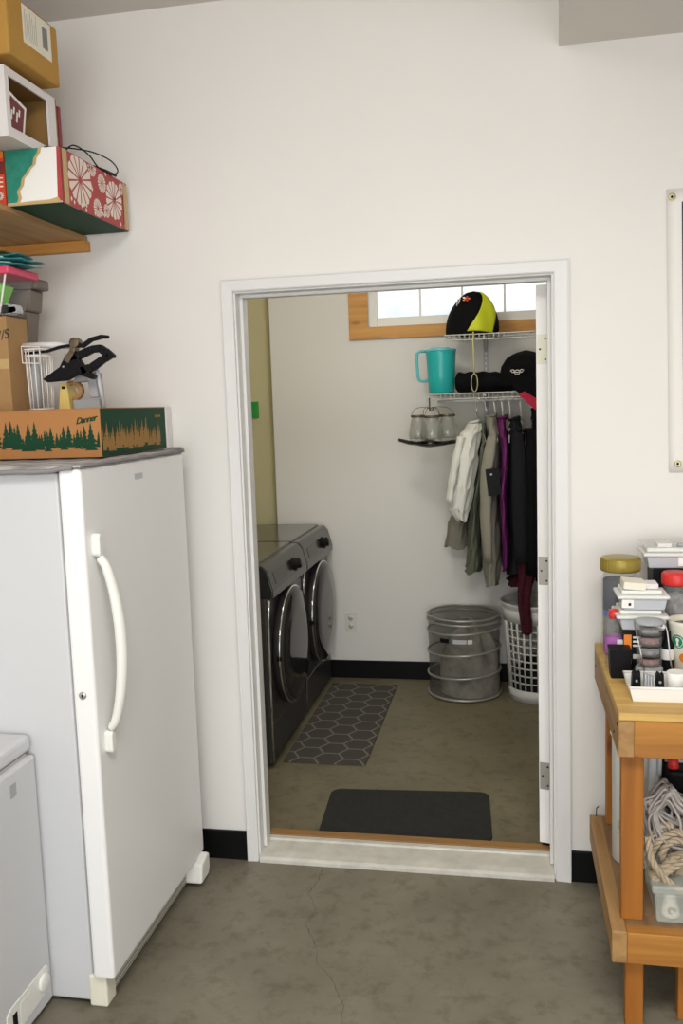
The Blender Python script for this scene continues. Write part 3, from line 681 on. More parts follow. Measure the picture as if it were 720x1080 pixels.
# torn teal paper with ragged right edge
rag = [(.030, .008), (.036, .02), (.032, .04), (.045, .055), (.05, .075), (.064, .088), (.072, .10), (.088, .112), (.092, .13), (.105, .145), (.108, .157)]
for i in range(len(rag) - 1):
    (r0, h0), (r1, h1) = rag[i], rag[i + 1]; yy = sy0 - .0012
    b.add([(sx0, yy, SZ + h0), (sx0 + r0, yy, SZ + h0), (sx0 + r1, yy, SZ + h1), (sx0, yy, SZ + h1)], [(0, 1, 2, 3)], m=1)
    b.add([(sx0 + r0, yy, SZ + h0), (sx0 + r0 + .010, yy, SZ + h0), (sx0 + r1 + .010, yy, SZ + h1), (sx0 + r1, yy, SZ + h1)], [(0, 1, 2, 3)], m=3)
# red wrap on the +x side with starbursts, strip of tape
xx = sx1 + .0006
b.add([(xx, sy0, SZ), (xx, sy1, SZ), (xx, sy1, sz1), (xx, sy0, sz1)], [(0, 1, 2, 3)], m=2)
b.add([(xx - .014, sy0 - .0008, SZ + .004), (xx, sy0 - .0008, SZ + .004), (xx, sy0 - .0008, sz1), (xx - .008, sy0 - .0008, sz1)], [(0, 1, 2, 3)], m=2)
b.add([(sx0 + .002, sy0 - .0009, SZ), (xx - .002, sy0 - .0009, SZ), (xx - .012, sy0 - .0009, SZ + .016), (xx - .04, sy0 - .0009, SZ + .010), (sx0 + .07, sy0 - .0009, SZ + .009), (sx0 + .002, sy0 - .0009, SZ + .006)], [(0, 1, 2, 3, 4, 5)], m=3)
b.add([(xx, sy0, SZ - .0008), (xx, sy1, SZ - .0008), (sx0, sy1, SZ - .0008), (sx0, sy0, SZ - .0008)], [(0, 1, 2, 3)], m=5)
def burst(b, cy_, cz_, R_, n, m, x_, off=0.0):
    for k in range(n):
        q = 2 * PI * (k + off) / n; r0 = R_ * .12; wd = PI / n * .80; r1 = R_
        P0 = []
        for (rr, aa) in ((r0, q), (r1 * .93, q - wd), (r1, q), (r1 * .93, q + wd)):
            y_ = min(sy1 - .003, max(sy0 + .002, cy_ + rr * math.cos(aa))); z_ = min(sz1 - .002, max(SZ + .003, cz_ + rr * math.sin(aa))); P0.append((x_, y_, z_))
        b.add(P0, [(0, 1, 2, 3)], m=m)
x2 = xx + .0005
burst(b, -.375, SZ + .090, .078, 14, 4, x2); burst(b, -.140, SZ + .080, .062, 14, 4, x2, .5)
burst(b, -.225, SZ + .115, .030, 16, 4, x2); burst(b, -.265, SZ + .030, .030, 16, 4, x2); burst(b, -.20, SZ + .035, .022, 12, 4, x2); burst(b, -.29, SZ + .148, .028, 14, 4, x2); burst(b, -.08, SZ + .13, .020, 12, 4, x2)
for k in range(22):
    y_ = random.uniform(sy0 + .05, sy1 - .03); z_ = random.choice([SZ + .012, SZ + .15, SZ + .02, SZ + .085]) + random.uniform(-.006, .006)
    if abs(y_ + .385) < .07 and z_ > SZ + .025: continue
    b.add([(x2 + .0003, y_ - .006, z_), (x2 + .0003, y_, z_ - .008), (x2 + .0003, y_ + .006, z_), (x2 + .0003, y_, z_ + .008)], [(0, 1, 2, 3)], m=4)
b.add([(x2 + .001, sy0 + .012, SZ + .001), (x2 + .001, sy0 + .042, SZ + .001), (x2 + .001, sy0 + .042, sz1), (x2 + .001, sy0 + .012, sz1)], [(0, 1, 2, 3)], m=3)
b.add([(x2 + .001, sy1 - .032, SZ + .001), (x2 + .001, sy1, SZ + .001), (x2 + .001, sy1, sz1 - .01), (x2 + .001, sy1 - .032, sz1)], [(0, 1, 2, 3)], m=3)
b.build('carton', ['white', 'teal', 'red', 'tape', 'cream_print', 'dgreen'], sb)
# black cable on it
b = MB(); zc_ = sz1 + .003
b.tube(smooth([(-.40, -.49, zc_), (-.375, -.44, zc_ + .010), (-.355, -.36, zc_ + .024), (-.345, -.27, zc_ + .036), (-.338, -.17, zc_ + .036), (-.345, -.11, zc_ + .020), (-.36, -.14, zc_ + .002), (-.365, -.21, zc_ + .008), (-.36, -.28, zc_ + .026), (-.355, -.35, zc_ + .030), (-.352, -.41, zc_ + .022), (-.36, -.44, zc_)]), .0022, 8)
b.tube([(-.36, -.26, zc_ - .001), (-.35, -.20, zc_ + .001), (-.345, -.13, zc_ + .002)], .005, 8)
tag(b.build('cable', 'dark'), 'looped thin black cable lying on the starburst box', 'cable')
# orange-red box at the left
rb = thing('carton', (-.62, -.42, SZ), 'bright red and orange printed carton left of the torn teal box', 'box')
b = MB(); b.box((-.74, -.50, SZ), (-.528, -.20, 2.424)); b.box((-.741, -.501, 2.36), (-.527, -.50, 2.395), m=1); b.box((-.741, -.501, 2.405), (-.527, -.50, 2.424), m=2)
for k in range(6):
    q = PI * k / 6; dx, dz = .012 * math.cos(q), .012 * math.sin(q); px, pz = -dz * .12, dx * .12
    c0 = (-.545, SZ + .03)
    b.add([(c0[0] - dx + px, -.5015, c0[1] - dz + pz), (c0[0] - dx - px, -.5015, c0[1] - dz - pz), (c0[0] + dx - px, -.5015, c0[1] + dz - pz), (c0[0] + dx + px, -.5015, c0[1] + dz + pz)], [(0, 1, 2, 3)], m=3)
for k in range(3): b.box((-.60, -.5013, SZ + .055 + k * .012), (-.533, -.50, SZ + .059 + k * .012), m=3)
b.build('printed_carton', ['redbox', 'maroon', 'orange', 'cream_print'], rb)
# white open box on top
wb_ = thing('open_box', (-.55, -.42, 2.427), 'white box lying open on the torn teal box, brown inside', 'box')
zb, zt = 2.427, 2.615; X1, Y0_, Y1_ = -.435, -.62, -.34
b = MB(); t = .006
XI = X1 - t - .0004; b.box((-.80, Y0_, zb), (XI, Y1_, zb + t)); b.box((-.80, Y0_, zt - t), (XI, Y1_, zt)); e_ = .0004; b.box((-.80, Y0_ + e_, zb + t + e_), (-.794, Y1_ - e_, zt - t - e_)); b.box((-.793, Y1_ - t, zb + t + e_), (XI, Y1_ - e_, zt - t - e_)); b.box((-.793, Y0_ + e_, zb + t + e_), (XI, Y0_ + t, zt - t - e_))
# front (+x) face with a cut-out: rim only
b.box((X1 - t, Y0_, zb), (X1, Y1_, zb + .028)); b.box((X1 - t, Y0_, zt - .022), (X1, Y1_, zt)); b.box((X1 - t, Y0_, zb + .0284), (X1, Y0_ + .02, zt - .0224)); b.box((X1 - t, Y1_ - .045, zb + .0284), (X1, Y1_, zt - .0224))
b.box((-.794, Y0_ + t, zb + t), (X1 - t, Y1_ - t, zb + t + .001), m=1); b.box((-.794, Y1_ - t - .001, zb + t), (X1 - t - .001, Y1_ - t, zt - t), m=1); b.box((-.794, Y0_ + t, zt - t - .001), (X1 - t, Y1_ - t, zt - t), m=1); b.box((-.794, Y0_ + t, zb + t), (-.793, Y1_ - t, zt - t), m=1)
b.build('carton', ['cardw', 'cardin'], wb_)
b = MB(); Rr = Matrix.Rotation(math.radians(-14), 3, 'X')
b.box((-.47, -.585, zb + .012), (-.455, -.49, zb + .13), R=Rr); b.box((-.4552, -.575, zb + .022), (-.4545, -.50, zb + .12), m=1, R=Rr)
for k in range(4): b.box((-.4546, -.565 + k * .014, zb + .06 + (k % 2) * .02), (-.454, -.558 + k * .014, zb + .09 + (k % 2) * .01), m=0, R=Rr)
tag(b.build('game_card', ['white', 'maroon'], bevel=0), 'maroon card pack with white border standing inside the open white box', 'card pack')
# brown panel behind
b = MB(); b.box((-.70, -.33, 2.427), (-.442, -.317, 2.62)); b.box((-.70, -.3165, 2.427), (-.438, -.300, 2.60), m=1); tag(b.build('brown_panel', ['cardin', 'wine'], bevel=0.002), 'narrow brown panel upright behind the open white box', 'panel')
# top cardboard box with label
tb = thing('cardboard_box', (-.6, -.5, 2.632), 'yellow-brown cardboard box with a shipping label, topmost on the shelf stack', 'box')
b = MB(); b.box((-.86, -.64, 2.634), (-.402, -.36, 2.803)); b.build('carton', 'cardy', tb, bevel=0.006)
b = MB(); b.box((-.402, -.56, 2.692), (-.4005, -.405, 2.795))
for k in range(7): b.box((-.4006, -.550 + k * .010, 2.705), (-.4002, -.5485 + k * .010, 2.785 - (k % 3) * .012), m=1)
b.box((-.4006, -.455, 2.715), (-.4002, -.425, 2.775), m=1)
b.build('label_sheet', ['label', 'ink'], tb)

# ------------------------------------------------------------ laundry machines (fronts face +X)
def machine(y0, y1, label, kind):
    XF = -.165
    r = thing('washing_machine' if kind == 0 else 'clothes_dryer', (-.52, (y0 + y1) / 2, 0), label, 'washer' if kind == 0 else 'dryer')
    yc = (y0 + y1) / 2
    b = MB(); b.box((-.93, y0 + .004, .02), (XF - .03, y1 - .004, .935)); b.build('body', 'wside', r, bevel=0.006)
    b = MB(); b.prism([(0, .02), (.03, .02), (.03, .80), (.012, .80), (0, .80)], (XF - .03, y0 + .002, 0), (1, 0, 0), (0, 0, 1), (0, y1 - y0 - .004, 0))
    b.build('front_panel', 'wgraph', r, bevel=0.008, seg=3)
    b = MB(); b.prism([(-.065, .80), (.035, .80), (.035, .835), (.010, .925), (-.012, .950), (-.065, .950)], (XF, y0 + .001, 0), (1, 0, 0), (0, 0, 1), (0, y1 - y0 - .002, 0))
    cp = b.build('control_panel', 'wpanel', r, bevel=0.006, seg=3)
    b = MB(); b.box((-.93, y0 + .002, .935), (XF - .05, y1 - .002, .958)); b.build('top_panel', 'wtop', r, bevel=0.005)
    b = MB(); kx, kz = XF + .022, .878
    R_ = Matrix.Rotation(math.radians(15.5), 3, 'Y')
    for prof, mm in (([(.034, 0), (.034, .006), (.026, .008), (.026, .030), (.022, .034)], 0), ):
        bb = MB(); bb.lathe(prof, (0, 0, 0), 28, 'x'); V = [Vector((kx, yc + .12, kz)) + Matrix.Rotation(math.radians(-15.5), 3, 'Y') @ Vector(p) for p in bb.v]
        bb.v = [tuple(p) for p in V]; bb.build('control_knob', 'dark', r)
    # display
    b = MB(); n_ = Matrix.Rotation(math.radians(-15.5), 3, 'Y')
    def onp(u, v, d=.002): return Vector((kx, yc + u, kz)) + n_ @ Vector((d, 0, v))
    q = [(-.26, -.025), (-.06, -.025), (-.06, .028), (-.26, .028)]
    b.add([onp(u, v, .001) for u, v in q] + [onp(u, v, .003) for u, v in q], [(0, 1, 2, 3), (4, 5, 6, 7), (0, 1, 5, 4), (1, 2, 6, 5), (2, 3, 7, 6), (3, 0, 4, 7)]); b.build('display', 'wglass', r)
    # chrome line at near edge
    b = MB(); b.tube([(XF + .012, y0 + .012, .80), (XF + .004, y0 + .010, .70), (XF + .002, y0 + .010, .30), (XF + .001, y0 + .012, .03)], .006, 10); b.build('edge_trim', 'chrome', r)
    # door: ring plus glass bubble
    zc = .505; R0 = .282
    b = MB(); b.lathe([(R0 - .012, XF), (R0, XF + .006), (R0 + .001, XF + .030), (R0 - .006, XF + .046), (R0 - .016, XF + .050)], (0, yc + .01, zc), 64, 'x', caps=False); dr = b.build('door', 'wgraph', r)
    b = MB(); b.tube([(XF + .034, yc + .01 + (R0 + .001) * math.cos(q), zc + (R0 + .001) * math.sin(q)) for q in [2 * PI * i / 64 for i in range(64)]], .0055, 8, closed=True); b.build('door_ring', 'chrome', dr)
    b = MB(); b.lathe([(R0 - .012, XF + .048), (R0 - .022, XF + .056), (R0 - .12, XF + .061), (0.0, XF + .062)], (0, yc + .01, zc), 64, 'x', caps=False); b.build('door_glass', 'wglass', dr)
    b = MB(); b.box((XF + .02, yc + .01 - R0 - .006, zc - .012), (XF + .045, yc + .01 - R0 + .012, zc + .012)); b.build('door_handle', 'dark', dr, bevel=0.005)
    b = MB(); b.box((XF - .012, y0 + .02, .03), (XF + .003, y1 - .02, .20)); b.build('kick_panel', 'wgraph', r, bevel=0.004)
    for x_ in (-.90, -.25):
        for y_ in (y0 + .05, y1 - .05):
            b = MB(); b.lathe([(.022, 0), (.022, .012), (.012, .014), (.012, .03)], (x_, y_, 0), 12); b.build('foot', 'dark', r)
    return r
machine(.800, 1.478, 'dark graphite front-loading machine nearest the doorway, bright chrome door ring', 0)
machine(1.492, 2.165, 'dark graphite front-loading machine behind the first, against the back wall', 1)

# rug and door mat
rg = MB(); rg.box((-.14, .885, .0005), (.252, 2.07, .008)); tag(rg.build('runner_rug', 'rug', bevel=0.002), 'taupe runner rug with pale hexagon lattice in front of the machines', 'rug')
b = MB(); P_ = [(x * math.cos(.06) - y * math.sin(.06), x * math.sin(.06) + y * math.cos(.06)) for x, y in rrect(-.335, -.215, .335, .215, .045)]
b.prism(P_, (.497, .420, .0008), (1, 0, 0), (0, 1, 0), (0, 0, .008))
tag(b.build('door_mat', 'mat', bevel=0.002), 'black rectangular doormat with rounded corners just inside the doorway', 'doormat')

# ------------------------------------------------------------ wire shelves
def wire_shelf(z, x0, x1, label, rod):
    y0, y1 = 1.885, YB - .004
    r = thing('wire_shelf', ((x0 + x1) / 2, YB, z), label, 'shelf', 'wire shelves on the laundry back wall')
    b = MB()
    n = int((x1 - x0) / .0254)
    for i in range(n + 1):
        x = x0 + (x1 - x0) * i / n
        b.tube([(x, y1, z), (x, y0, z), (x, y0 - .004, z - .004), (x, y0 - .004, z - .028)], .0021, 5)
    b.build('wire_deck', 'greywire', r)
    b = MB()
    for (yy, zz) in ((y0 - .004, z), (y0 - .004, z - .028)): b.tube([(x0 - .004, yy, zz), (x1, yy, zz)], .0032, 8)
    b.build('front_rail', 'greywire', r)
    b = MB()
    for yy in (y1 - .003, (y0 + y1) / 2): b.tube([(x0 - .004, yy, z - .004), (x1, yy, z - .004)], .0030, 8)
    b.build('back_rail', 'greywire', r)
    for bxx in (.79, 1.4):
        b = MB(); b.prism([(0, -.004), (-.30, -.006), (-.30, -.018), (-.02, -.07), (0, -.08)], (bxx - .006, YB - .012, z), (0, 1, 0), (0, 0, 1), (.012, 0, 0)); b.build('bracket', 'greywire', r)
    if rod:
        b = MB(); b.tube([(x0 + .05, 2.0, z - .040), (x1, 2.0, z - .040)], .007, 10); b.build('hanging_rod', 'greywire', r)
    return r
wire_shelf(2.012, .583, 1.75, 'upper grey wire shelf just below the window, holding the cap', False)
wire_shelf(1.700, .478, 1.75, 'lower grey wire shelf holding the teal pitcher, clothes hanging below', True)
for i, xx in enumerate((.79, 1.4)):
    b = MB(); b.box((xx - .013, YB - .011, 1.45), (xx + .013, YB - .0005, 2.02))
    for k in range(18): b.box((xx - .004, YB - .0122, 1.47 + k * .03), (xx + .004, YB - .011, 1.488 + k * .03), m=1)
    tag(b.build('shelf_standard', ['lgrey', 'white']), ['slotted wall standard between the two wire shelves above the clothes', 'slotted wall standard further right, behind the black bag'][i], 'wall standard', 'shelf standards on the laundry wall')
LZ = 1.7032   # lower shelf top
UZ = 2.0152

# teal pitcher
pt = thing('pitcher', (.545, 1.98, LZ), 'teal plastic pitcher with a pale handle on the lower wire shelf', 'pitcher')
b = MB(); b.lathe([(.064, .002), (.070, .008), (.075, .10), (.082, .222), (.083, .232), (.079, .232), (.072, .10), (.066, .012), (0, .012)], (.552, 1.98, LZ), 40, caps=True); b.build('jug', 'aqua', pt)
b = MB(); b.lathe([(.084, .230), (.086, .234), (.086, .242), (.07, .246), (0, .248)], (.552, 1.98, LZ), 40); b.box((.50, 1.96, LZ + .246), (.60, 2.0, LZ + .252)); b.build('lid', 'aqual', pt)
b = MB(); b.tube([(.478, 1.975, LZ + .235), (.44, 1.972, LZ + .236), (.422, 1.97, LZ + .225), (.420, 1.97, LZ + .19), (.424, 1.97, LZ + .10), (.432, 1.971, LZ + .078), (.455, 1.973, LZ + .072), (.482, 1.976, LZ + .076)], .0105, 10, flat=.8); b.build('handle', 'aqual', pt)

# rolled black fabric
rl = MB()
def roll(u, v):
    q = 2 * PI * u; x = .628 + v * .32; e = min(1, min(v, 1 - v) * 9 + .55)
    ry, rz = .075 * e, .058 * e * (1 - .1 * v)
    return (x, 2.0 + ry * math.cos(q), LZ + .058 + rz * math.sin(q) * (1 + .05 * math.sin(6 * q + v * 9)) + .003 * math.sin(v * 30) - .006 * v)
rl.grid(roll, 32, 24, closed=True)
rl.add([roll(i / 32, 0) for i in range(32)], [tuple(range(32))]); rl.add([roll(i / 32, 1) for i in range(32)], [tuple(range(32))])
tag(rl.build('rolled_bag', 'black'), 'rolled black fabric bag on the lower wire shelf beside the teal pitcher', 'bag')

# black backpack with silver mark and crimson underside
hb = thing('sports_bag', (1.01, 1.98, LZ), 'bulging black bag with a silver mark, crimson flap hanging over the shelf', 'bag')
b = MB()
def bag(u, v):
    q = 2 * PI * u; z = v
    prof = [(0.0, .62), (.15, .95), (.35, 1.0), (.6, .93), (.8, .72), (.93, .42), (1.0, .02)]
    for i in range(len(prof) - 1):
        if prof[i][0] <= z <= prof[i + 1][0]:
            tt_ = (z - prof[i][0]) / (prof[i + 1][0] - prof[i][0]); rr = prof[i][1] * (1 - tt_) + prof[i + 1][1] * tt_; break
    wob = 1 + .04 * math.sin(5 * q + z * 4) + .03 * math.sin(9 * q)
    return (1.01 + .145 * rr * wob * math.cos(q), 1.985 + .115 * rr * wob * math.sin(q), LZ + .004 + .215 * z + .01 * math.sin(3 * q) * z * (1 - z) * 3)
b.grid(bag, 48, 20, closed=True); b.build('shell', 'black', hb)
b = MB()
def flap(u, v):
    return (.955 + u * .20 - .07 * (1 - v) * (1 - u), 1.868 - .004 * math.sin(u * 9), LZ + .10 - v * (.10 + .13 * u))
b.grid(flap, 16, 12); b.build('front_flap', 'black', hb, solid=.006)
b = MB()
b.prism([(.965, 1.685), (1.16, 1.50), (1.16, 1.72), (1.06, 1.66), (1.0, 1.70)][::1], (0, 1.858, 0), (1, 0, 0), (0, 0, 1), (0, .004, 0)); b.build('crimson_flap', 'crimson', hb)
b = MB(); s_ = .026
m_pts = [(-1.3, .35), (-.9, .5), (-.5, .25), (0, .4), (.5, .25), (.9, .5), (1.3, .35), (1.0, -.05), (.5, -.1), (.25, -.6), (0, -.35), (-.25, -.6), (-.5, -.1), (-1.0, -.05)]
ring_ = [(p[0] * s_, p[1] * s_) for p in m_pts]
b.tube([(.962 + p[0], 1.856, 1.803 + p[1]) for p in ring_], .0022, 5, closed=True)
b.tube([(.962 - .018, 1.856, 1.806), (.962, 1.856, 1.800), (.962 + .018, 1.856, 1.806)], .0022, 5)
b.build('emblem', 'white', hb)

# black and yellow beanie / cap on the upper shelf
cp = thing('knit_cap', (.73, 2.0, UZ), 'black cap with a neon yellow stripe and loose cord on the upper shelf', 'cap')
def cap(u, v, k=1.0):
    q = 2 * PI * u; h = v
    rr = math.sqrt(max(0, 1 - h ** 2.3)) if h < 1 else 0
    rr = rr * (1 + .05 * (1 - h)) * (1 + .035 * math.sin(4 * q + 5 * h) + .02 * math.sin(9 * q))
    return (.722 + .135 * k * rr * math.cos(q) + .012 * h, 2.0 + .115 * k * rr * math.sin(q), UZ + .004 + (.232 * h) * (1 if k == 1 else 1.01) + .006 * math.sin(3 * q) * (1 - h))
b = MB(); b.grid(lambda u, v: cap(u, v), 64, 26, closed=True); b.add([cap(i / 64, 0) for i in range(64)], [tuple(range(64))]); b.build('crown', 'black', cp)
b = MB()
def stripe(u, v):
    # band running over the crown from front-centre up to the right side
    q0 = -1.72 + .95 * v; q = q0 + (u) * (1.05 - .35 * v)
    h = .02 + .93 * v
    p = cap((q / (2 * PI)) % 1.0, h, 1.03); return (p[0], p[1] - .003, p[2])
b.grid(stripe, 16, 22); b.build('yellow_panel', 'neon', cp, solid=.003)
b = MB(); cc = Vector((.700, 1.885, UZ + .185))
for k in range(5):
    q = 2 * PI * k / 5; b.add([cc + Vector((0, -.004, 0)), cc + Vector((.018 * math.cos(q - .4), -.002, .012 * math.sin(q - .4))), cc + Vector((.024 * math.cos(q), .0, .015 * math.sin(q))), cc + Vector((.018 * math.cos(q + .4), -.002, .012 * math.sin(q + .4)))], [(0, 1, 2, 3)], m=k % 3)
b.tube([(.655, 1.898, UZ + .19), (.648, 1.893, UZ + .15), (.66, 1.886, UZ + .165), (.668, 1.89, UZ + .19)], .002, 5, m=2)
b.build('crest', ['orange', 'redlid', 'white'], cp)
b = MB()
b.tube([(.735, 1.880, UZ + .01), (.733, 1.872, UZ - .03), (.735, 1.870, 1.86), (.737, 1.870, 1.80)], .005, 8, flat=.5)
lp = [(.737 + .017 * math.sin(2 * PI * t / 20) * (1 if t < 20 else 1), 1.868, 1.755 + .048 * math.cos(2 * PI * t / 20)) for t in range(20)]
b.tube(lp, .003, 6, closed=True); b.build('cord', 'cord', cp)

# hanging trio of glass lanterns on a leaf shaped tray
lt = thing('candle_lantern', (.49, 1.9, 1.42), 'three glass candle jars on a dark leaf tray hung from the shelf end', 'lantern')
def leafmesh(b, c, L, Wd, rot, droop):
    R_ = Matrix.Rotation(rot, 3, 'Z')
    def f(u, v):
        x = (u - .5) * L; hw = Wd * max(0, math.sin(PI * min(1, max(0, u)))) ** .8; y = (v - .5) * hw
        z = .022 * (2 * u - 1) ** 2 + .015 * abs(2 * v - 1) ** 2 + .001 * math.sin(u * 12)
        p = R_ @ Vector((x, y, z)); return tuple(Vector(c) + p)
    b.grid(f, 24, 8)
b = MB(); leafmesh(b, (.41, 1.93, 1.428), .20, .11, -.15, 0); leafmesh(b, (.575, 1.92, 1.426), .22, .12, .2, 0); leafmesh(b, (.50, 1.88, 1.417), .24, .12, .05, 0)
b.build('leaf_tray', 'leaf', lt, solid=.004)
jars = ((.424, 1.92, 1.446, 1.05), (.585, 1.925, 1.446, 1.15), (.503, 1.875, 1.442, 1.25))
JK = 1.35
for (x_, y_, z_, k) in jars:
    b = MB(); b.lathe([(r_ * k, h_ * JK) for r_, h_ in ((.034, 0), (.046, .006), (.052, .026), (.046, .06), (.036, .090), (.033, .098), (.036, .104), (.033, .104), (.030, .096), (.043, .058), (.049, .028), (.043, .012))] + [(0, .014)], (x_, y_, z_), 28)
    j = b.build('glass_jar', 'glass', lt)
    b = MB(); b.lathe([(.020, .016), (.020, .030), (.0, .029)], (x_, y_, z_), 20); b.build('candle', 'candle', j)
    b = MB(); b.lathe([(.036 * k, .098 * JK), (.039 * k, .103 * JK), (.036 * k, .108 * JK)], (x_, y_, z_), 24, caps=False); b.build('rim_wire', 'bronze', j)
b = MB(); top = Vector((.493, 1.893, 1.622))
for (x_, y_, z_, k) in jars:
    for s_ in (-1, 1):
        p0 = Vector((x_ + s_ * .036 * k, y_, z_ + .104 * JK)); b.tube(smooth([p0, p0.lerp(top, .3) + Vector((s_ * .006, 0, .028)), p0.lerp(top, .7) + Vector((0, 0, .022)), top]), .0016, 6)
b.build('hanging_wire', 'bronze', lt)
b = MB(); b.tube([(.492, 1.872, 1.672), (.492, 1.880, 1.680), (.492, 1.888, 1.665), (.492, 1.890, 1.63), (.492, 1.893, 1.618), (.500, 1.893, 1.612), (.510, 1.893, 1.618), (.512, 1.893, 1.632)], .0042, 8)
tag(b.build('hook', 'bronze'), 'small bronze hook on the wire shelf end holding the jar lantern', 'hook')

# ------------------------------------------------------------ hangers and garments
RODZ = 1.660
def hanger(x, label, metal, ang=0.0, zs=1.575):
    h = thing('clothes_hanger', (x, 2.0, RODZ), label, 'hanger', 'hangers on the rod under the lower wire shelf')
    R_ = Matrix.Rotation(ang, 3, 'Z')
    def T(p): return tuple(Vector((x, 2.0, 0)) + R_ @ Vector((0, p[0], 0)) + Vector((0, 0, p[1])))
    r = .0024 if metal else .0046
    b = MB(); hk = [(.016 * math.cos(a), RODZ + .0 + .016 * math.sin(a) - .0005) for a in [math.radians(t) for t in range(-40, 200, 20)]]
    R2 = Matrix.Rotation(ang + (.75 if not metal else .5), 3, 'Z')
    def T2(p): return tuple(Vector((x, 2.0, 0)) + R2 @ Vector((0, p[0], 0)) + Vector((0, 0, p[1])))
    b.tube([T2(p) for p in hk[::-1]] + [T2((.006, RODZ - .04)), T((0, zs + .01))], r * 1.15, 6); b.build('hook', 'chrome' if metal else 'white_pl', h)
    b = MB(); b.tube([T(p) for p in ((0, zs + .012), (-.05, zs - .01), (-.19, zs - .09), (-.20, zs - .105), (0, zs - .105), (.20, zs - .105), (.19, zs - .09), (.05, zs - .01))], r, 6, closed=True); b.build('shoulder_bar', 'chrome' if metal else 'white_pl', h)
def garment(name, label, cat, keys, m, n_f=9, amp=.10, twist=0.0, seed=0, sleeve=None, collar=True):
    """keys: list of (z, x0, x1, y0, y1) top to bottom: cross-section extents"""
    g = thing(name, ((keys[0][1] + keys[0][2]) / 2, 2.0, keys[-1][0]), label, cat, 'clothes hanging under the lower wire shelf')
    rnd = random.Random(seed); ph = [rnd.uniform(0, 6.28) for _ in range(4)]
    def at(v):
        v = v * (len(keys) - 1); i = min(len(keys) - 2, int(v)); t = v - i; t = t * t * (3 - 2 * t)
        return [keys[i][k] * (1 - t) + keys[i + 1][k] * t for k in range(5)]
    def f(u, v):
        z, x0, x1, y0, y1 = at(v); q = 2 * PI * u
        a = (x1 - x0) / 2; bb = (y1 - y0) / 2
        cs, sn = math.cos(q), math.sin(q)
        k = 1 + amp * v ** .5 * math.sin(n_f * q + ph[0] + 3 * v) + amp * .6 * math.sin((n_f // 2 + 2) * q + ph[1] - 5 * v) * v ** .3
        sh = twist * sn * bb
        return ((x0 + x1) / 2 + a * cs * k + sh + .006 * math.sin(11 * v + ph[2]), (y0 + y1) / 2 + bb * sn * (1 + .25 * amp * math.sin(7 * q + ph[3])), z + .010 * math.sin(3 * q + ph[2]) * v)
    def f2(u, v):
        x, y, z = f(u, v); d = .004 * math.sin(23 * u * PI + 9 * v + ph[1]) * math.sin(14 * v + ph[3] + 6 * u) + .003 * math.sin(31 * v + 12 * u * PI + ph[0])
        return (x - d * (1 if math.cos(2 * PI * u) < 0 else -1), y - abs(d) * .6, z)
    b = MB(); b.grid(f2, 110, 70, closed=True)
    b.build('body', m, g, solid=.004)
    if collar:
        z, x0, x1, y0, y1 = keys[0]; b = MB(); xc = (x0 + x1) / 2
        b.tube([(xc + .022 * math.cos(t * PI / 8), 1.99 + .05 * math.sin(t * PI / 8), z + .004 + .006 * math.cos(t * PI / 8)) for t in range(16)], .010, 8, closed=True, flat=1.6); b.build('collar', m, g)
    if sleeve:
        for (pts, rr) in sleeve:
            b = MB()
            PP = []; RR = []
            for i in range(len(pts) - 1):
                for t in (0, .25, .5, .75):
                    PP.append(Vector(pts[i]).lerp(Vector(pts[i + 1]), t)); RR.append(rr[i] * (1 - t) + rr[i + 1] * t)
            PP.append(Vector(pts[-1])); RR.append(rr[-1])
            RR = [r_ * (1 + .08 * math.sin(i * 1.7 + seed)) for i, r_ in enumerate(RR)]
            b.tube(PP, RR, 14, flat=.62); b.build('sleeve', m, g)
    return g
for i, (x_, met, a, zs) in enumerate(((.745, True, .25, 1.545), (.795, True, .10, 1.55), (.845, False, .05, 1.545), (.885, False, 0, 1.545), (.925, False, -.05, 1.54), (.985, False, 0, 1.54), (1.04, True, 0, 1.55), (1.10, True, 0, 1.55))):
    hanger(x_, ['thin wire hanger holding the white shirt', 'thin wire hanger holding the grey-green jacket tail', 'white plastic hanger above the pale sage jacket', 'white plastic hanger above the purple vest', 'white plastic hanger left of the charcoal jacket collar', 'white plastic hanger hooked right of the charcoal jacket', 'wire hanger of the black jacket nearest the open door', 'wire hanger furthest right, partly behind the open door'][i], met, a, zs)
garment('khaki_coat', 'long olive khaki coat tail showing below the white shirt', 'coat',
        [(1.50, .70, .75, 2.03, 2.14), (1.38, .66, .75, 2.03, 2.16), (1.15, .62, .71, 2.03, 2.17), (.98, .585, .68, 2.02, 2.17), (.835, .545, .675, 2.0, 2.17)], 'olivefab', seed=3, collar=False, amp=.07)
garment('green_jacket', 'muted green long jacket between the white shirt and sage jacket', 'jacket',
        [(1.53, .772, .795, 1.88, 2.08), (1.42, .757, .790, 1.84, 2.16), (1.1, .718, .752, 1.84, 2.16), (.85, .680, .748, 1.85, 2.16), (.715, .668, .750, 1.86, 2.16)], 'greenfab', seed=5, amp=.06)
garment('white_shirt', 'rumpled white shirt hanging first at the left end of the rod', 'shirt',
        [(1.535, .70, .762, 1.86, 2.0), (1.49, .66, .768, 1.80, 2.0), (1.36, .650, .752, 1.76, 1.99), (1.2, .615, .715, 1.75, 1.97), (1.08, .60, .70, 1.76, 1.95), (1.02, .645, .69, 1.77, 1.92)], 'whitefab', n_f=7, amp=.11, seed=8,
        sleeve=[([(.665, 1.80, 1.47), (.635, 1.79, 1.34), (.61, 1.79, 1.22), (.595, 1.79, 1.12)], [.032, .036, .030, .026])])
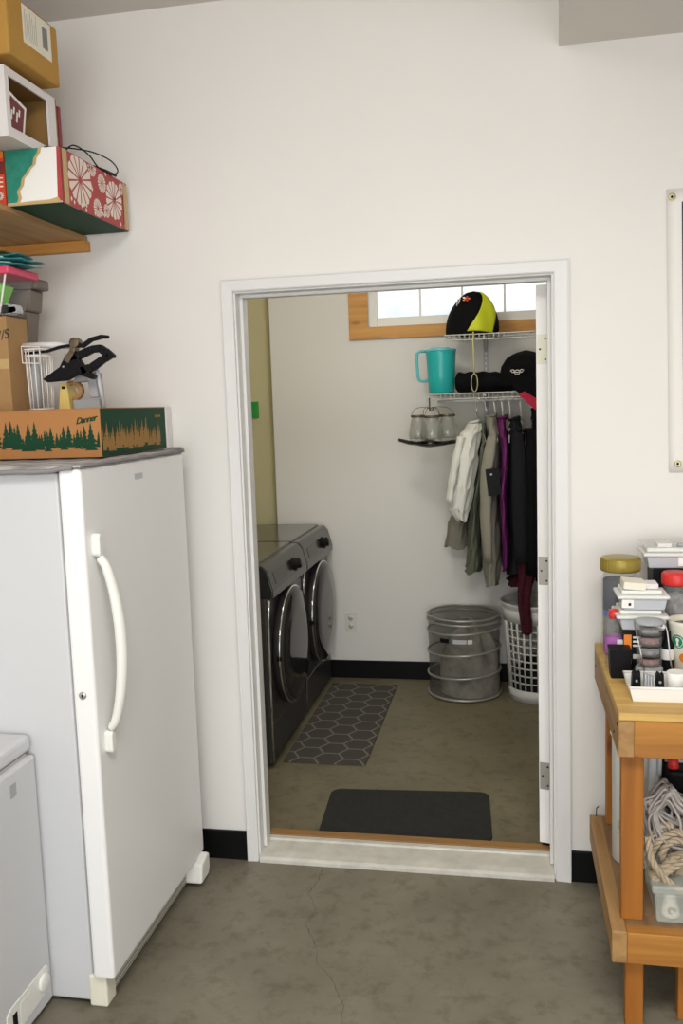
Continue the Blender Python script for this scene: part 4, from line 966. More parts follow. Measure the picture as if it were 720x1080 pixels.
sj = garment('sage_jacket', 'pale sage grey jacket with a black patch on its front edge', 'jacket',
        [(1.565, .80, .845, 1.86, 2.06), (1.47, .798, .866, 1.79, 2.16), (1.25, .762, .868, 1.76, 2.2), (1.0, .757, .864, 1.75, 2.2), (.80, .758, .862, 1.76, 2.2), (.66, .785, .855, 1.77, 2.18)], 'sagefab', seed=11, amp=.05,
        sleeve=[([(.83, 1.77, 1.47), (.80, 1.735, 1.3), (.79, 1.73, 1.05), (.80, 1.74, .80)], [.030, .040, .036, .028])])
b = MB(); b.box((.800, 1.683, 1.165), (.868, 1.700, 1.305), R=Matrix.Rotation(-.10, 3, 'Y')); b.box((.818, 1.6815, 1.27), (.828, 1.683, 1.28), m=1); b.build('black_patch', ['dark', 'lgrey'], sj, bevel=.004)
garment('puffer_vest', 'purple quilted vest between the sage and charcoal jackets', 'vest',
        [(1.555, .868, .898, 1.80, 2.06), (1.46, .870, .904, 1.72, 2.14), (1.3, .872, .906, 1.68, 2.16), (1.15, .872, .905, 1.67, 2.16), (.95, .871, .902, 1.68, 2.16), (.76, .870, .900, 1.72, 2.16)], 'purple', seed=13, amp=.08)
garment('charcoal_jacket', 'charcoal jacket in the middle of the hanging row, wide shoulders', 'jacket',
        [(1.545, .925, .970, 1.86, 2.06), (1.49, .908, .99, 1.80, 2.12), (1.3, .908, 1.0, 1.75, 2.18), (1.05, .904, 1.0, 1.73, 2.18), (.85, .902, 1.0, 1.73, 2.18), (.73, .895, 1.0, 1.74, 2.18)], 'black2', seed=17, amp=.05,
        sleeve=[([(.96, 1.79, 1.48), (.965, 1.735, 1.3), (.965, 1.715, 1.05), (.975, 1.715, .80)], [.03, .040, .040, .034])])
garment('black_jacket', 'black jacket hanging nearest the open door, drooping shoulder', 'jacket',
        [(1.60, 1.050, 1.085, 1.86, 2.06), (1.53, 1.045, 1.095, 1.80, 2.12), (1.3, 1.042, 1.098, 1.77, 2.18), (1.0, 1.042, 1.098, 1.75, 2.18), (.68, 1.042, 1.098, 1.75, 2.18)], 'black', seed=19, amp=.05,
        sleeve=[([(1.045, 1.80, 1.50), (1.030, 1.735, 1.3), (1.028, 1.72, 1.0), (1.032, 1.72, .74)], [.03, .040, .040, .034])])
garment('black_coat', 'long black coat at the right end, mostly behind the door edge', 'coat',
        [(1.59, 1.12, 1.16, 1.86, 2.06), (1.52, 1.108, 1.18, 1.80, 2.14), (1.2, 1.108, 1.20, 1.76, 2.2), (.60, 1.108, 1.20, 1.76, 2.2)], 'black', seed=23, amp=.05)
garment('maroon_dress', 'maroon cloth whose hem shows below the charcoal jacket', 'dress',
        [(1.50, 1.010, 1.033, 1.95, 2.05), (1.2, 1.008, 1.034, 1.9, 2.1), (.80, 1.006, 1.034, 1.88, 2.12), (.705, .93, 1.034, 1.84, 2.12), (.655, .90, 1.036, 1.82, 2.1)], 'plum', seed=29, amp=.08, collar=False)
def scarf(u, v):
    z = .85 - v * .43; wdt = .085 * (1 - .35 * v); return (.992 + (u - .5) * wdt + .006 * math.sin(8 * v), 1.728 + .008 * math.sin(u * 12 + v * 4), z - .012 * math.sin(u * PI))
b = MB(); b.grid(scarf, 16, 24); tag(b.build('maroon_scarf', 'plum', solid=.003), 'sheer maroon scarf end hanging down over the rim of the white laundry basket', 'scarf')

# ------------------------------------------------------------ mesh hamper
HX, HY, HR, HH = .650, 2.0, .203, .460
hm = thing('laundry_hamper', (HX, HY, 0), 'grey mesh pop-up hamper with silver hoops left of the white basket', 'hamper')
b = MB(); b.lathe([(HR * .97, .006), (HR, .03)] + [(HR * (1 - .018 * math.sin(PI * ((z_ * 4) % 1))), .03 + z_ * (HH - .03)) for z_ in [i / 24 for i in range(25)]], (HX, HY, 0), 56, caps=False); b.add([(HX + HR * .97 * math.cos(2 * PI * i / 40), HY + HR * .97 * math.sin(2 * PI * i / 40), .006) for i in range(40)], [tuple(range(40))])
b.build('mesh_wall', 'mesh', hm)
b = MB()
b.lathe([(HR * .99, HH - .002), (HR * .8, HH + .004), (HR * .4, HH - .012), (0, HH - .02)], (HX, HY, 0), 56, caps=False); b.build('lid', 'mesh', hm)
for k, (zz, tl) in enumerate(((.012, 0), (.135, .012), (.265, .014), (.385, .012), (.435, .0), (.462, 0))):
    b = MB(); n = 64
    vs = []; fs = []
    hgt = .010 if k < 4 else .008
    b.tube([(HX + (HR + .002) * math.cos(2 * PI * i / n), HY + (HR + .002) * math.sin(2 * PI * i / n), zz + tl * math.cos(2 * PI * i / n)) for i in range(n)], .0065 if k else .008, 8, closed=True)
    b.build('hoop', 'meshband', hm)
b = MB()
q0 = -PI / 2
def onh(q, z, d=.004): return (HX + (HR + d) * math.cos(q), HY + (HR + d) * math.sin(q), z)
for (qa, qb, mm) in ((-.62, -.36, 1), (-.24, .12, 0), (.15, .28, 2)):
    n = 6; vs = []; fs = []
    for i in range(n + 1):
        q = q0 + qa + (qb - qa) * i / n; vs += [onh(q, .335), onh(q, .358)]
        if i: fs.append((2 * i - 2, 2 * i, 2 * i + 1, 2 * i - 1))
    b.add(vs, fs, m=mm)
b.build('handle_strap', ['lgrey', 'dark', 'outletp'], hm, solid=.002)
def heap(cx, cy, R, h, seed, z0):
    rnd = random.Random(seed); P_ = [(rnd.uniform(0, 6.28), rnd.uniform(2, 6), rnd.uniform(0, 6.28)) for _ in range(5)]
    def f(u, v):
        q = 2 * PI * u; r = R * math.sin(v * PI / 2 + .0) if v < 1 else R
        hh = h * math.cos(v * PI / 2) ** .6 if v < 1 else 0
        dd = sum(math.sin(a + bq * q * 0 + round(bq) * q + 5 * v + c) for a, bq, c in P_) * .08
        return (cx + r * math.cos(q) * (1 + .1 * dd), cy + r * math.sin(q) * (1 + .1 * dd), z0 + hh * (1 + dd))
    return f
b = MB(); b.grid(heap(HX + .03, HY, .165, .34, 4, .012), 40, 16, closed=True); tag(b.build('folded_laundry', 'laundry'), 'heap of pale clothes seen through the mesh of the grey hamper', 'clothes heap', kind='stuff')

# ------------------------------------------------------------ white plastic laundry basket with cut-outs
BX, BY = 1.062, 1.955; BH = .550
bk = thing('laundry_basket', (BX, BY, 0), 'tall white plastic laundry basket with square holes beside the mesh hamper', 'basket')
def Rz(z): return .158 + (.195 - .158) * (z / BH)
b = MB(); nq = 64; rows = []
zs = [0.0, .012, .03, .07]
cols = nq
# lattice of vertical and horizontal straps with real holes
def pq(q, z, d=0): return (BX + (Rz(z) + d) * math.cos(q), BY + (Rz(z) + d) * math.sin(q), z)
def band(z0, z1, q0=0, q1=2 * PI, n=64):
    vs = []; fs = []
    for i in range(n + 1):
        q = q0 + (q1 - q0) * i / n; vs += [pq(q, z0), pq(q, z1)]
        if i: fs.append((2 * i - 2, 2 * i, 2 * i + 1, 2 * i - 1))
    b.add(vs, fs, smooth=True)
band(.004, .072); band(.452, .520)
NH = 9; zh0, zh1 = .072, .452
for k in range(1, NH): zz = zh0 + (zh1 - zh0) * k / NH; band(zz - .004, zz + .004)
NQ = 30
for k in range(NQ):
    q = 2 * PI * k / NQ + 2.80
    wdt = .030 if k % 15 != 2 else .36
    band(zh0, zh1, q - wdt, q + wdt, 2 if k % 15 != 2 else 8)
b.add([pq(2 * PI * i / 40, .004) for i in range(40)], [tuple(range(40))])
b.build('lattice_wall', 'basket', bk, solid=.0035)
b = MB(); b.lathe([(Rz(.52) - .001, .515), (Rz(.52) + .004, .53), (Rz(BH) + .012, .545), (Rz(BH) + .014, .552), (Rz(BH) + .004, .556), (Rz(BH) - .004, .548), (Rz(.52) - .004, .52)], (BX, BY, 0), 64, caps=False); b.build('rim', 'basket', bk)
b = MB(); b.grid(heap(BX, BY, .14, .20, 9, .012), 40, 14, closed=True); tag(b.build('folded_laundry', 'black2'), 'dark clothes glimpsed through the holes of the white basket', 'clothes heap', kind='stuff')

# ------------------------------------------------------------ work bench
wbn = thing('workbench', (1.6, -.42, 0), 'rough pine workbench with a lower shelf against the wall at right', 'workbench')
TX0, TX1 = 1.185, 2.6; TY0, TY1 = -.735, -.075; TT = .862
b = MB(); b.box((TX0, TY0 - .006, TT - .019), (TX1, TY1, TT)); b.build('bench_top', 'ply', wbn, bevel=0.002)
b = MB(); b.box((TX0, TY0, .745), (TX0 + .038, TY1, TT - .019)); b.build('side_rail', 'piney', wbn, bevel=0.002)
b = MB(); b.box((TX0 + .038, TY0, .745), (TX1, TY0 + .038, TT - .019)); b.build('front_rail', 'pine', wbn, bevel=0.002)
b = MB(); b.box((TX0 + .038, TY1 - .038, .745), (TX1, TY1, TT - .019)); b.build('back_rail', 'pine', wbn, bevel=0.002)
b = MB()
for (yy, zz) in ((TY0 + .03, .822), (TY0 + .10, .775), (TY1 - .05, .80)): b.tube([(TX0 - .0015, yy, zz), (TX0 + .002, yy, zz)], .004, 8)
b.build('screw', 'dark', wbn)
SH = .285
for (x0, y0, z0, z1) in ((TX0 + .012 + .0, TY0 + .040, SH, .843), (TX0 + .030, TY1 - .042 - .04, SH, .843), (2.50, TY0 + .040, SH, .843), (2.50, TY1 - .08, SH, .843)):
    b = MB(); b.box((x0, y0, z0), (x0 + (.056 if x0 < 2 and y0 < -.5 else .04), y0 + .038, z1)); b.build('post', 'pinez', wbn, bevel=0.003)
SX0 = 1.168
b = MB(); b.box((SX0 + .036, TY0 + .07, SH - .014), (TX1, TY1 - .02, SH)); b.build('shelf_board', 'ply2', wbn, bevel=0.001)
b = MB(); b.box((SX0, TY0 - .02, .200), (SX0 + .038, TY1 - .02, SH + .002)); b.build('shelf_side_rail', 'piney', wbn, bevel=0.003)
b = MB(); b.box((SX0 + .038, TY0 - .02, .200), (TX1, TY0 + .018, SH)); b.build('shelf_front_rail', 'pine', wbn, bevel=0.003)
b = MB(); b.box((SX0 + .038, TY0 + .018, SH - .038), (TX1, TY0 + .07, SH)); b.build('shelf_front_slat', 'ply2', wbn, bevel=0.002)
b = MB(); b.box((SX0 + .038, TY1 - .058, .200), (TX1, TY1 - .02, SH - .015)); b.build('shelf_back_rail', 'pine', wbn, bevel=0.003)
for (x0, y0) in ((SX0 + .038, TY0 + .018), (1.345, TY0 + .06), (SX0 + .038, TY1 - .098), (2.5, TY0 + .018), (2.5, TY1 - .098)):
    b = MB(); b.box((x0, y0, 0), (x0 + .046, y0 + .038, .247)); b.build('leg', 'pinez', wbn, bevel=0.003)
b = MB(); b.tube([(SX0 + .02, TY1 - .03, SH + .002), (SX0 + .021, TY1 - .032, SH + .03), (SX0 + .028, TY1 - .03, SH + .036)], .0018, 6); b.build('nail', 'dark', wbn)

# things on the bench
BT = TT + .0005
# gold-lidded jar
jj = thing('storage_jar', (1.25, -.2, BT), 'large clear jar with a wide gold lid at the bench back corner', 'jar')
b = MB(); b.lathe([(.050, 0), (.056, .008), (.056, .235), (.050, .255), (.048, .262), (.046, .262), (.048, .25), (.053, .23), (.053, .012), (0, .008)], (1.250, -.20, BT), 36); b.build('jar_body', 'clear', jj)
b = MB(); b.lathe([(.058, .262), (.060, .266), (.060, .296), (.057, .302), (.045, .304), (0, .304)], (1.250, -.20, BT), 36)
for k in range(40): q = 2 * PI * k / 40; b.box((1.25 + .0595 * math.cos(q) - .0008, -.2 + .0595 * math.sin(q) - .0008, BT + .268), (1.25 + .0595 * math.cos(q) + .0008, -.2 + .0595 * math.sin(q) + .0008, BT + .294))
b.build('lid', 'gold', jj)
b = MB(); b.lathe([(.0, .012), (.050, .012), (.050, .14), (.035, .15), (0, .15)], (1.25, -.20, BT), 30); b.lathe([(.051, .14), (.051, .235)], (1.25, -.20, BT), 30, caps=False, m=1); b.lathe([(.0515, .125), (.0515, .142)], (1.25, -.20, BT), 30, caps=False, m=2)
b.build('contents', ['dkmix', 'navy', 'blue'], jj)
# dark pack carrying the grey bins
pk = thing('retail_pack', (1.29, -.33, BT), 'black and orange printed pack under the two stacked grey bins', 'pack')
b = MB(); b.box((1.238, -.40, BT), (1.352, -.285, .985)); b.box((1.2375, -.4008, .89), (1.258, -.40, .975), m=1)
for k in range(3): b.box((1.262, -.4008, .94 + k * .012), (1.285, -.40, .946 + k * .012), m=2)
b.box((1.262, -.4008, .905), (1.285, -.40, .918), m=2)
b.build('printed_carton', ['dark', 'orange', 'white'], pk, bevel=.001)
def parts_bin(x0, y0, z0, wd, dp, hh, label, lx, open_top):
    g = thing('parts_bin', (x0, y0, z0), label, 'bin', 'grey and white small parts bins on the workbench')
    b = MB(); b.wedge((x0 + .012, y0 + .006, x0 + wd - .006, y0 + dp, z0), (x0 + .004, y0, x0 + wd, y0 + dp, z0 + hh * .6)); b.build('drawer', 'lgrey', g, bevel=.003)
    b = MB(); b.box((x0 - .006, y0 - .008, z0 + hh * .6), (x0 + wd + .006, y0 + dp, z0 + hh * .78)); b.box((x0 + .006, y0 + .012, z0 + hh * .78), (x0 + wd - .012, y0 + dp - .01, z0 + hh), m=0); b.build('lid', 'frost', g, bevel=.004)
    b = MB(); b.box((x0 + lx, y0 - .0015, z0 + .008), (x0 + lx + .032, y0 + .004, z0 + hh * .58)); b.box((x0 + lx + .018, y0 - .0022, z0 + .014), (x0 + lx + .025, y0 - .001, z0 + .022), m=1); b.build('label_sticker', ['white', 'dark'], g)
    return g
parts_bin(1.222, -.40, .987, .132, .13, .056, 'lower grey parts bin, its label at the right end', .095, False)
parts_bin(1.226, -.395, 1.044, .130, .12, .056, 'upper grey parts bin, its label at the left end', .006, False)
# clutter on the upper bin
b = MB(); b.box((1.238, -.385, 1.101), (1.30, -.30, 1.122), R=Matrix.Rotation(.08, 3, 'Y')); b.box((1.29, -.37, 1.101), (1.335, -.31, 1.116), m=1)
tag(b.build('paper_packet', ['label', 'cardw'], bevel=.002), 'cream paper packet lying on the upper grey parts bin', 'packet')
# tall box carrying third bin
b = MB(); b.box((1.345, -.20, BT), (1.52, -.09, 1.128)); b.box((1.3445, -.2005, .95), (1.521, -.20, 1.05), m=1); tag(b.build('black_box', ['dark', 'wine'], bevel=.002), 'tall black box standing at the bench back under a grey bin', 'box')
parts_bin(1.322, -.205, 1.130, .20, .12, .062, 'highest grey parts bin at the right, with a white sticker', .095, True)
b = MB(); b.box((1.318, -.21, 1.200), (1.54, -.08, 1.206), R=Matrix.Rotation(-.03, 3, 'Y')); b.box((1.36, -.19, 1.193), (1.40, -.12, 1.204), m=1); b.tube([(1.42, -.17, 1.197), (1.47, -.16, 1.197)], .006, 8, m=2)
tag(b.build('blister_pack', ['clear', 'white', 'grey'], bevel=.001), 'flat clear blister pack on the highest grey parts bin', 'packet')
# red-lid jar
rj = thing('storage_jar', (1.40, -.27, BT), 'clear jar with a bright red lid full of dark parts', 'jar')
b = MB(); b.lathe([(.034, 0), (.038, .006), (.038, .225), (.034, .238), (.031, .238), (.035, .22), (.035, .01), (0, .008)], (1.402, -.26, BT), 30); b.build('jar_body', 'clear', rj)
b = MB(); b.lathe([(.041, .232), (.042, .236), (.042, .262), (.038, .268), (0, .268)], (1.402, -.26, BT), 30); b.build('lid', 'redlid', rj)
b = MB(); b.lathe([(0, .01), (.033, .01), (.033, .20), (0, .21)], (1.402, -.26, BT), 24); b.build('contents', 'dkmix', rj)
# bottle with purple and orange label
bo = thing('plastic_bottle', (1.215, -.33, BT), 'clear bottle with a purple and orange label at the bench left edge', 'bottle')
c_ = (1.216, -.345, BT)
b = MB(); b.lathe([(.022, 0), (.025, .006), (.025, .10), (.018, .125), (.011, .135), (.011, .15), (0, .15)], c_, 24); b.build('bottle_body', 'clear', bo)
b = MB(); b.lathe([(.0255, .045), (.0255, .095)], c_, 24, caps=False); b.build('wrap_label', 'magenta', bo)
b = MB(); b.lathe([(.014, .148), (.015, .15), (.015, .172), (0, .174)], c_, 20); b.build('cap', 'redlid', bo)
b = MB(); b.box((1.222, -.372, BT + .055), (1.238, -.370, BT + .09)); b.build('label_patch', 'white', bo)
# black square cup
b = MB(); b.wedge((1.197, -.455, 1.247, -.40, BT), (1.192, -.46, 1.252, -.395, .945)); b.wedge((1.197, -.455, 1.247, -.40, .9452), (1.1975, -.4545, 1.2465, -.4005, .9454))
tag(b.build('black_cup', 'dark', bevel=.003), 'square black container in front of the purple label bottle', 'container')
# carousel organizer
ca = thing('parts_carousel', (1.292, -.44, BT), 'round tiered clear organizer with a grey base and wire handle', 'organizer')
cc = (1.298, -.455, BT)
b = MB(); b.lathe([(.034, 0), (.037, .004), (.037, .034), (.034, .038), (0, .038)], cc, 32); b.box((1.293, -.4935, BT + .012), (1.303, -.491, BT + .022), m=1); b.build('base', ['grey', 'dark'], ca)
for k in range(4):
    b = MB(); z0_ = .040 + k * .030; b.lathe([(.030, z0_), (.034, z0_ + .003), (.0345, z0_ + .026), (.033, z0_ + .026), (.030, z0_ + .004), (0, z0_ + .004)], cc, 28); ti = b.build('tier', 'clear', ca)
    b = MB(); b.lathe([(0, z0_ + .005), (.026, z0_ + .005), (.026, z0_ + .016), (0, z0_ + .018)], cc, 20); b.build('small_parts', 'cmix' if k % 2 == 0 else 'dkmix', ti)
b = MB(); b.lathe([(.038, .160), (.040, .163), (.036, .170), (.012, .174), (0, .175)], cc, 32); b.build('cover', 'grey', ca)
b = MB(); b.tube([(cc[0] - .042, cc[1] - .01, BT + .165), (cc[0] - .028, cc[1] - .038, BT + .09), (cc[0] - .015, cc[1] - .040, BT + .02)], .002, 6)
b.tube([(cc[0] + .038, cc[1], BT + .168), (cc[0] + .046, cc[1] - .01, BT + .14), (cc[0] + .055, cc[1] - .02, BT + .05), (cc[0] + .060, cc[1] - .02, BT + .03)], .002, 6); b.build('wire_handle', 'steel', ca)
# dark bottle with white label
db = thing('glue_bottle', (1.345, -.43, BT), 'small dark bottle with a white label beside the organizer', 'bottle')
b = MB(); b.lathe([(.016, 0), (.018, .004), (.018, .085), (.010, .10), (.008, .125), (0, .126)], (1.356, -.40, BT), 20); b.build('bottle_body', 'dark', db)
b = MB(); b.lathe([(.0185, .045), (.0185, .075)], (1.356, -.40, BT), 20, caps=False); b.build('wrap_label', 'white', db)
# white tub with green round emblem
tu = thing('plastic_tub', (1.41, -.40, BT), 'white tub with a round green emblem beneath the red lidded jar', 'tub')
tc_ = (1.418, -.375, BT + .0)
b = MB(); b.lathe([(.040, 0), (.044, .01), (.056, .14), (.060, .152), (.056, .154), (.052, .14), (.040, .02), (0, .018)], tc_, 40); b.build('tub_body', 'label', tu)
b = MB()
def onT(q, z, d): rr = .044 + (.056 - .044) * (z - .01) / .13 + d; return (tc_[0] + rr * math.cos(q), tc_[1] + rr * math.sin(q), BT + z)
for (q0, z0_, r0, m_, d) in ((-2.35, .098, .020, 0, .0008), (-2.35, .098, .016, 1, .0014), (-2.35, .098, .0145, 0, .002), (-2.05, .052, .013, 2, .0008), (-1.62, .105, .017, 3, .0008)):
    vs = [onT(q0 + r0 / .052 * math.cos(2 * PI * i / 20), z0_ + r0 * 1.0 * math.sin(2 * PI * i / 20), d) for i in range(20)]; b.add(vs, [tuple(range(20))], m=m_)
vs = [onT(-2.35 + a / .052, .098 + z_, .0026) for a, z_ in ((-.004, -.012), (.004, -.012), (.003, .0), (.006, .004), (.003, .010), (-.003, .010), (-.006, .004), (-.003, 0))]; b.add(vs, [tuple(range(8))], m=1)
b.build('printed_emblem', ['emblem', 'white', 'orange', 'grey'], tu)
b = MB(); b.lathe([(0, .12), (.05, .12), (.05, .138), (0, .142)], tc_, 24); b.build('contents', 'dkmix', tu)
# white tray and contents
ty = thing('white_tray', (1.40, -.58, BT), 'shallow white plastic tray at the front of the bench holding small tools', 'tray')
tx0, tx1, ty0, ty1 = 1.222, 1.55, -.655, -.515
b = MB(); t = .003; h = .038
ob = (tx0 + .010, ty0 + .008, tx1 - .010, ty1 - .008, BT); ot = (tx0, ty0, tx1, ty1, BT + h)
b.wedge(ob, (ob[0] - .001, ob[1] - .001, ob[2] + .001, ob[3] + .001, BT + t))
def slab(p): b.add(p, [(0, 1, 2, 3)])
A = [(ob[0], ob[1]), (ob[2], ob[1]), (ob[2], ob[3]), (ob[0], ob[3])]; Bq = [(ot[0], ot[1]), (ot[2], ot[1]), (ot[2], ot[3]), (ot[0], ot[3])]
for i in range(4):
    j = (i + 1) % 4; slab([(*A[i], BT), (*A[j], BT), (*Bq[j], BT + h), (*Bq[i], BT + h)])
b.build('dish', 'white', ty, solid=.002)
b = MB(); b.tube([(*Bq[i], BT + h) for i in range(4)], .0035, 6, closed=True); b.build('rim', 'white', ty)
def zt(k=0): return BT + .005
for i, (x_, y_, wd, hh, mm, lb, nm) in enumerate(((1.250, -.57, .024, .050, 'dark', 'left black spring clamp standing in the white tray', 'spring_clamp'), (1.310, -.57, .022, .046, 'dark', 'right black spring clamp standing in the white tray', 'spring_clamp'))):
    g = thing(nm, (x_, y_, zt()), lb, 'clamp', 'black spring clamps in the white tray')
    b = MB(); b.prism([(-wd * .5, 0), (wd * .5, 0), (wd * .42, hh), (.004, hh * .86), (-wd * .2, hh * 1.02), (-wd * .42, hh * .8)], (x_, y_, zt()), (1, 0, 0), (0, 0, 1), (0, .030, 0)); b.build('jaw', mm, g, bevel=.003)
    b = MB(); b.tube([(x_, y_ - .002, zt() + hh * .5), (x_, y_ + .032, zt() + hh * .5)], .004, 8); b.build('pivot_pin', 'steel', g)
b = MB()
for k in range(4): b.box((1.270 + k * .007, -.575, zt()), (1.275 + k * .007, -.545, zt() + .044 - k * .003), m=0)
b.box((1.268, -.570, zt()), (1.298, -.555, zt() + .02), m=1); tag(b.build('drill_bits', ['lgrey', 'grey'], bevel=.001), 'grey ribbed holder between the two black clamps in the tray', 'tool holder')
b = MB(); b.lathe([(.018, 0), (.022, .004), (.025, .050), (.023, .052), (.019, .006), (0, .005)], (1.352, -.565, zt()), 28); tag(b.build('white_cup', 'white'), 'small white cup in the tray right of the clamps', 'cup')
b = MB(); b.tube([(1.40, -.60, zt() + .022), (1.52, -.56, zt() + .022)], [.020, .020], 20); b.tube([(1.39, -.603, zt() + .022), (1.40, -.60, zt() + .022)], [.012, .018], 16, m=1); tag(b.build('blue_canister', ['blue', 'dark']), 'blue canister lying in the white tray at the right', 'canister')
b = MB(); b.tube([(1.385, -.56, zt() + .060), (1.44, -.54, zt() + .062), (1.50, -.54, zt() + .062)], [.010, .013, .010], 12); tag(b.build('black_tool_grip', 'dark'), 'black rubber grip resting above the blue canister in the tray', 'tool')

# things under the bench
SHT = SH + .0008
bu = thing('white_bucket', (1.30, -.25, SHT), 'tall white tube-like bucket on the shelf behind the front bench post', 'bucket')
b = MB(); b.lathe([(.062, 0), (.068, .005), (.070, .40), (.072, .41), (.069, .41), (.065, .395), (.060, .01), (0, .008)], (1.278, -.37, SHT), 36); b.build('pail', 'frost', bu)
b = MB(); b.tube([(1.278 + .072 * math.cos(q), -.37 + .072 * math.sin(q), SHT + .385) for q in [2 * PI * i / 30 for i in range(30)]], .003, 6, closed=True); b.build('rim_band', 'frost', bu)

def twisted(path, R, r, turns, seg=6, m=0, b=None):
    P = [Vector(p) for p in path]
    # resample smooth (Catmull-Rom)
    S_ = []
    n = len(P)
    for i in range(n - 1):
        p0, p1, p2, p3 = P[max(0, i - 1)], P[i], P[i + 1], P[min(n - 1, i + 2)]
        for k in range(10):
            t = k / 10; S_.append(.5 * ((2 * p1) + (-p0 + p2) * t + (2 * p0 - 5 * p1 + 4 * p2 - p3) * t * t + (-p0 + 3 * p1 - 3 * p2 + p3) * t ** 3))
    S_.append(P[-1])
    L = 0; Ls = [0]
    for i in range(1, len(S_)): L += (S_[i] - S_[i - 1]).length; Ls.append(L)
    # finer for twist
    F = []; step = .0045; d = 0; i = 0
    while d < L:
        while Ls[i + 1] < d: i += 1
        t = (d - Ls[i]) / max(1e-9, Ls[i + 1] - Ls[i]); F.append(S_[i].lerp(S_[i + 1], t)); d += step
    prev = None; frames = []
    for i in range(len(F)):
        t = (F[min(len(F) - 1, i + 1)] - F[max(0, i - 1)]).normalized()
        u = t.orthogonal() if prev is None else (prev - t * prev.dot(t)); u.normalize(); prev = u; frames.append((u, t.cross(u)))
    for s_ in range(3):
        pts = []
        for i, p in enumerate(F):
            q = 2 * PI * s_ / 3 + i * step * turns; u, w_ = frames[i]; pts.append(p + (u * math.cos(q) + w_ * math.sin(q)) * R)
        b.tube(pts, r, seg, m=m)
# grey rope hank: many loops draped over a post
b = MB(); rnd = random.Random(3)
for k in range(62):
    a = rnd.uniform(-1, 1); dx = rnd.uniform(-.02, .06)
    cx_ = 1.325 + rnd.uniform(-.01, .012)
    w0 = rnd.uniform(.022, .070); zt_ = rnd.uniform(.595, .625); zb_ = rnd.uniform(.46, .52); y_ = -.60 + rnd.uniform(-.045, .03)
    pts = [(cx_ - w0 * .35, y_, zt_ - .03), (cx_, y_ - .008, zt_), (cx_ + w0 * .4, y_, zt_ - .035), (cx_ + w0 * .9 + dx, y_ - .01, (zt_ + zb_) / 2), (cx_ + w0 * .8 + dx, y_, zb_ + .01), (cx_ + dx, y_ + .004, zb_), (cx_ - w0 * .5 + dx * .4, y_, zb_ + .025), (cx_ - w0 * .75, y_ - .004, (zt_ + zb_) / 2 + .01)]
    # smooth closed loop
    S_ = []; n = len(pts)
    for i in range(n):
        p0, p1, p2, p3 = [Vector(pts[(i + o_) % n]) for o_ in (-1, 0, 1, 2)]
        for q in range(5):
            t = q / 5; S_.append(.5 * ((2 * p1) + (-p0 + p2) * t + (2 * p0 - 5 * p1 + 4 * p2 - p3) * t * t + (-p0 + 3 * p1 - 3 * p2 + p3) * t ** 3))
    b.tube(S_, .0036, 6, closed=True)
tag(b.build('grey_rope', 'ropeg'), 'bundled hank of thin grey rope above the tan rope under the bench', 'rope')
b = MB()
def coil(b, cx, cy, cz, rx, rz, tilt, n, dy):
    pts = []
    for k in range(n + 1):
        q = 2 * PI * k / 12; t = k / n
        pts.append((cx + rx * math.cos(q) * (1 - .15 * t), cy + dy * t + .012 * math.sin(q * .5), cz + rz * math.sin(q + tilt) * (1 - .1 * t)))
    twisted(pts, .0052, .0050, 95, 6, b=b)
coil(b, 1.322, -.655, .452, .048, .058, .6, 26, .05)
coil(b, 1.365, -.675, .420, .055, .030, .2, 20, .06)
coil(b, 1.300, -.640, .480, .030, .045, .9, 14, .03)
coil(b, 1.340, -.660, .450, .034, .040, .3, 26, .05)
coil(b, 1.390, -.670, .440, .050, .045, 1.2, 26, .05)
coil(b, 1.315, -.690, .425, .040, .034, 1.8, 22, .03)
twisted([(1.268, -.66, .50), (1.275, -.685, .45), (1.31, -.69, .40), (1.36, -.69, .372), (1.42, -.68, .39)], .0052, .0050, 95, 6, b=b)
tag(b.build('tan_rope', 'ropet'), 'thick twisted tan rope coiled on the clear bin under the bench', 'rope')
b = MB()
twisted([(1.245, -.455, .50), (1.228, -.465, .465), (1.222, -.47, .43), (1.230, -.465, .40), (1.246, -.47, .44), (1.240, -.468, .48), (1.222, -.462, .515)], .003, .003, 120, 6, b=b)
tag(b.build('thin_rope', 'ropeg'), 'short loop of thin grey rope against the white bucket', 'rope')
cb_ = thing('storage_bin', (1.38, -.66, SHT), 'cloudy clear plastic bin of small items beneath the ropes', 'bin')
b = MB(); b.wedge((1.286, -.70, 1.52, -.50, SHT), (1.278, -.71, 1.53, -.49, SHT + .085)); b.build('tub', 'smoke', cb_, bevel=.006)
b = MB(); b.box((1.272, -.715, SHT + .085), (1.54, -.485, SHT + .108)); b.build('lid', 'smoke', cb_, bevel=.006)
b = MB(); b.lathe([(.024, .006), (.026, .01), (.012, .06), (.006, .065), (0, .066)], (1.325, -.665, SHT), 20); b.tube([(1.325 + .008 * math.cos(q), -.69, SHT + .028 + .008 * math.sin(q)) for q in [i * PI / 6 for i in range(10)]], .0018, 5, m=1)
tag(b.build('caulk_nozzle', ['label', 'blackink']), 'cream cone-shaped piece inside the cloudy bin under the bench', 'nozzle')
b = MB(); b.tube([(1.36, -.66, SHT + .05), (1.42, -.65, SHT + .052)], [.020, .018], 14); tag(b.build('blue_roll', 'navy'), 'dark blue roll inside the cloudy bin under the bench', 'roll')
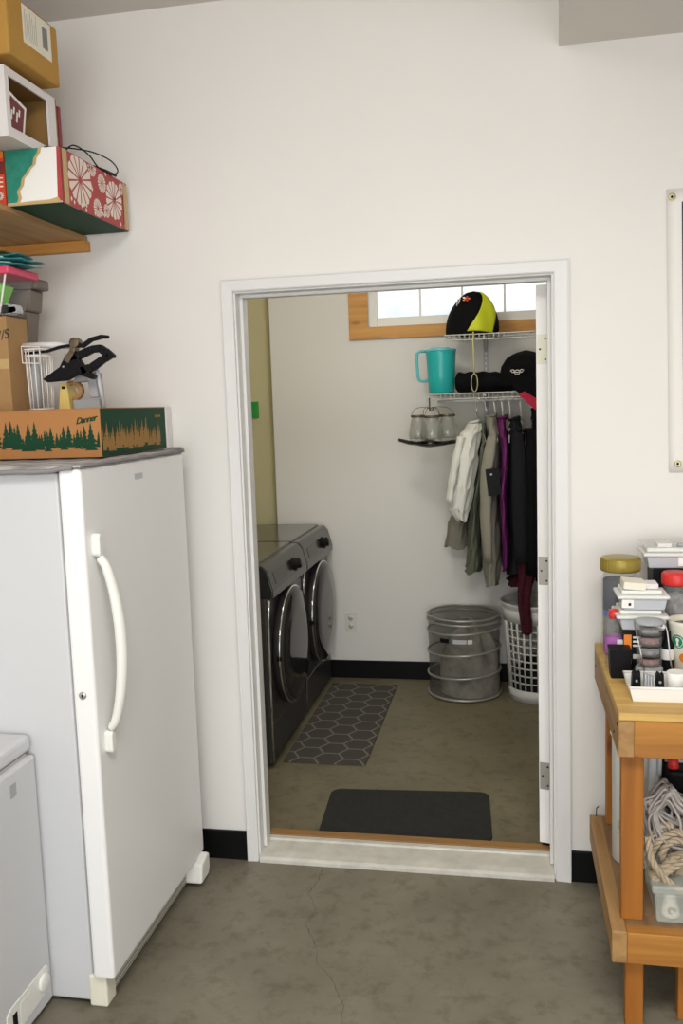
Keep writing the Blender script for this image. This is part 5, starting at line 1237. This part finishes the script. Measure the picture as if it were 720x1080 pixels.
# darker items behind the ropes
b = MB(); b.box((1.36, -.47, SHT), (1.62, -.25, .50)); tag(b.build('black_case', 'dark', bevel=.008), 'black case standing behind the ropes on the lower shelf', 'case')
b = MB(); b.box((1.35, -.465, .502), (1.60, -.26, .60)); tag(b.build('black_toolbox', 'dark', bevel=.01), 'black toolbox stacked on the black case under the bench', 'toolbox')
b = MB(); b.tube([(1.305, -.48, SHT), (1.31, -.475, .50), (1.312, -.47, .735)], .014, 12); b.tube([(1.322, -.49, .60), (1.328, -.49, .735)], .006, 8)
tag(b.build('metal_pole', 'lgrey'), 'blue-grey metal tube leaning upright behind the front bench post', 'tube')
b = MB()
for k in range(9): b.tube([(1.262 + k * .006, -.32, .56), (1.262 + k * .006, -.32, .74)], .001, 4)
for k in range(10): b.tube([(1.258, -.32, .565 + k * .019), (1.315, -.32, .565 + k * .019)], .001, 4)
b.tube([(1.288, -.32, SHT), (1.288, -.32, .56)], .004, 8)
tag(b.build('wire_rack', 'dark'), 'dark fine wire rack piece behind the metal tube under the bench', 'rack')
b = MB(); b.lathe([(.014, 0), (.016, .004), (.013, .03), (0, .034)], (1.368, -.44, .601), 16); tag(b.build('red_cap', 'redlid'), 'red plastic cap beside the grey rope on the black toolbox', 'cap')
b = MB(); b.box((1.352, -.40, .601), (1.55, -.33, .735)); 
for k in range(10): b.tube([(1.36 + k * .018, -.402, .61), (1.372 + k * .018, -.402, .73)], .004, 5, m=0)
tag(b.build('corrugated_hose', 'lgrey'), 'grey ribbed bundle on the black toolbox just under the bench top', 'hose')

# banner at the right edge
bn = thing('wall_banner', (1.7, 0, 1.84), 'white edged navy banner with brass grommets at the right edge of the wall', 'banner')
b = MB()
def ban(u, v): return (1.405 + .016 * (1 - v) + u * .9, -.004 - .003 * math.sin(u * 9) ** 2, 1.405 + v * .875)
b.grid(ban, 30, 20); b.build('vinyl_sheet', 'vinyl', bn, solid=.002)
b = MB(); b.grid(lambda u, v: (1.450 + .014 * (1 - v) + u * .80, -.0065 - .003 * math.sin((u * .82 + .04) * 10) ** 2, 1.44 + v * .80), 30, 20); b.build('navy_print', 'navy', bn)
for (x_, z_) in ((1.421, 2.256), (1.447, 1.432)):
    b = MB(); b.lathe([(.004, 0), (.010, -.001), (.011, -.003), (.009, -.004), (.004, -.003)], (x_, -.006, z_), 20, 'y', caps=False); b.lathe([(.0045, 0), (.0045, -.0025)], (x_, -.006, z_), 12, 'y', m=1); b.build('grommet', ['brass', 'dark'], bn)
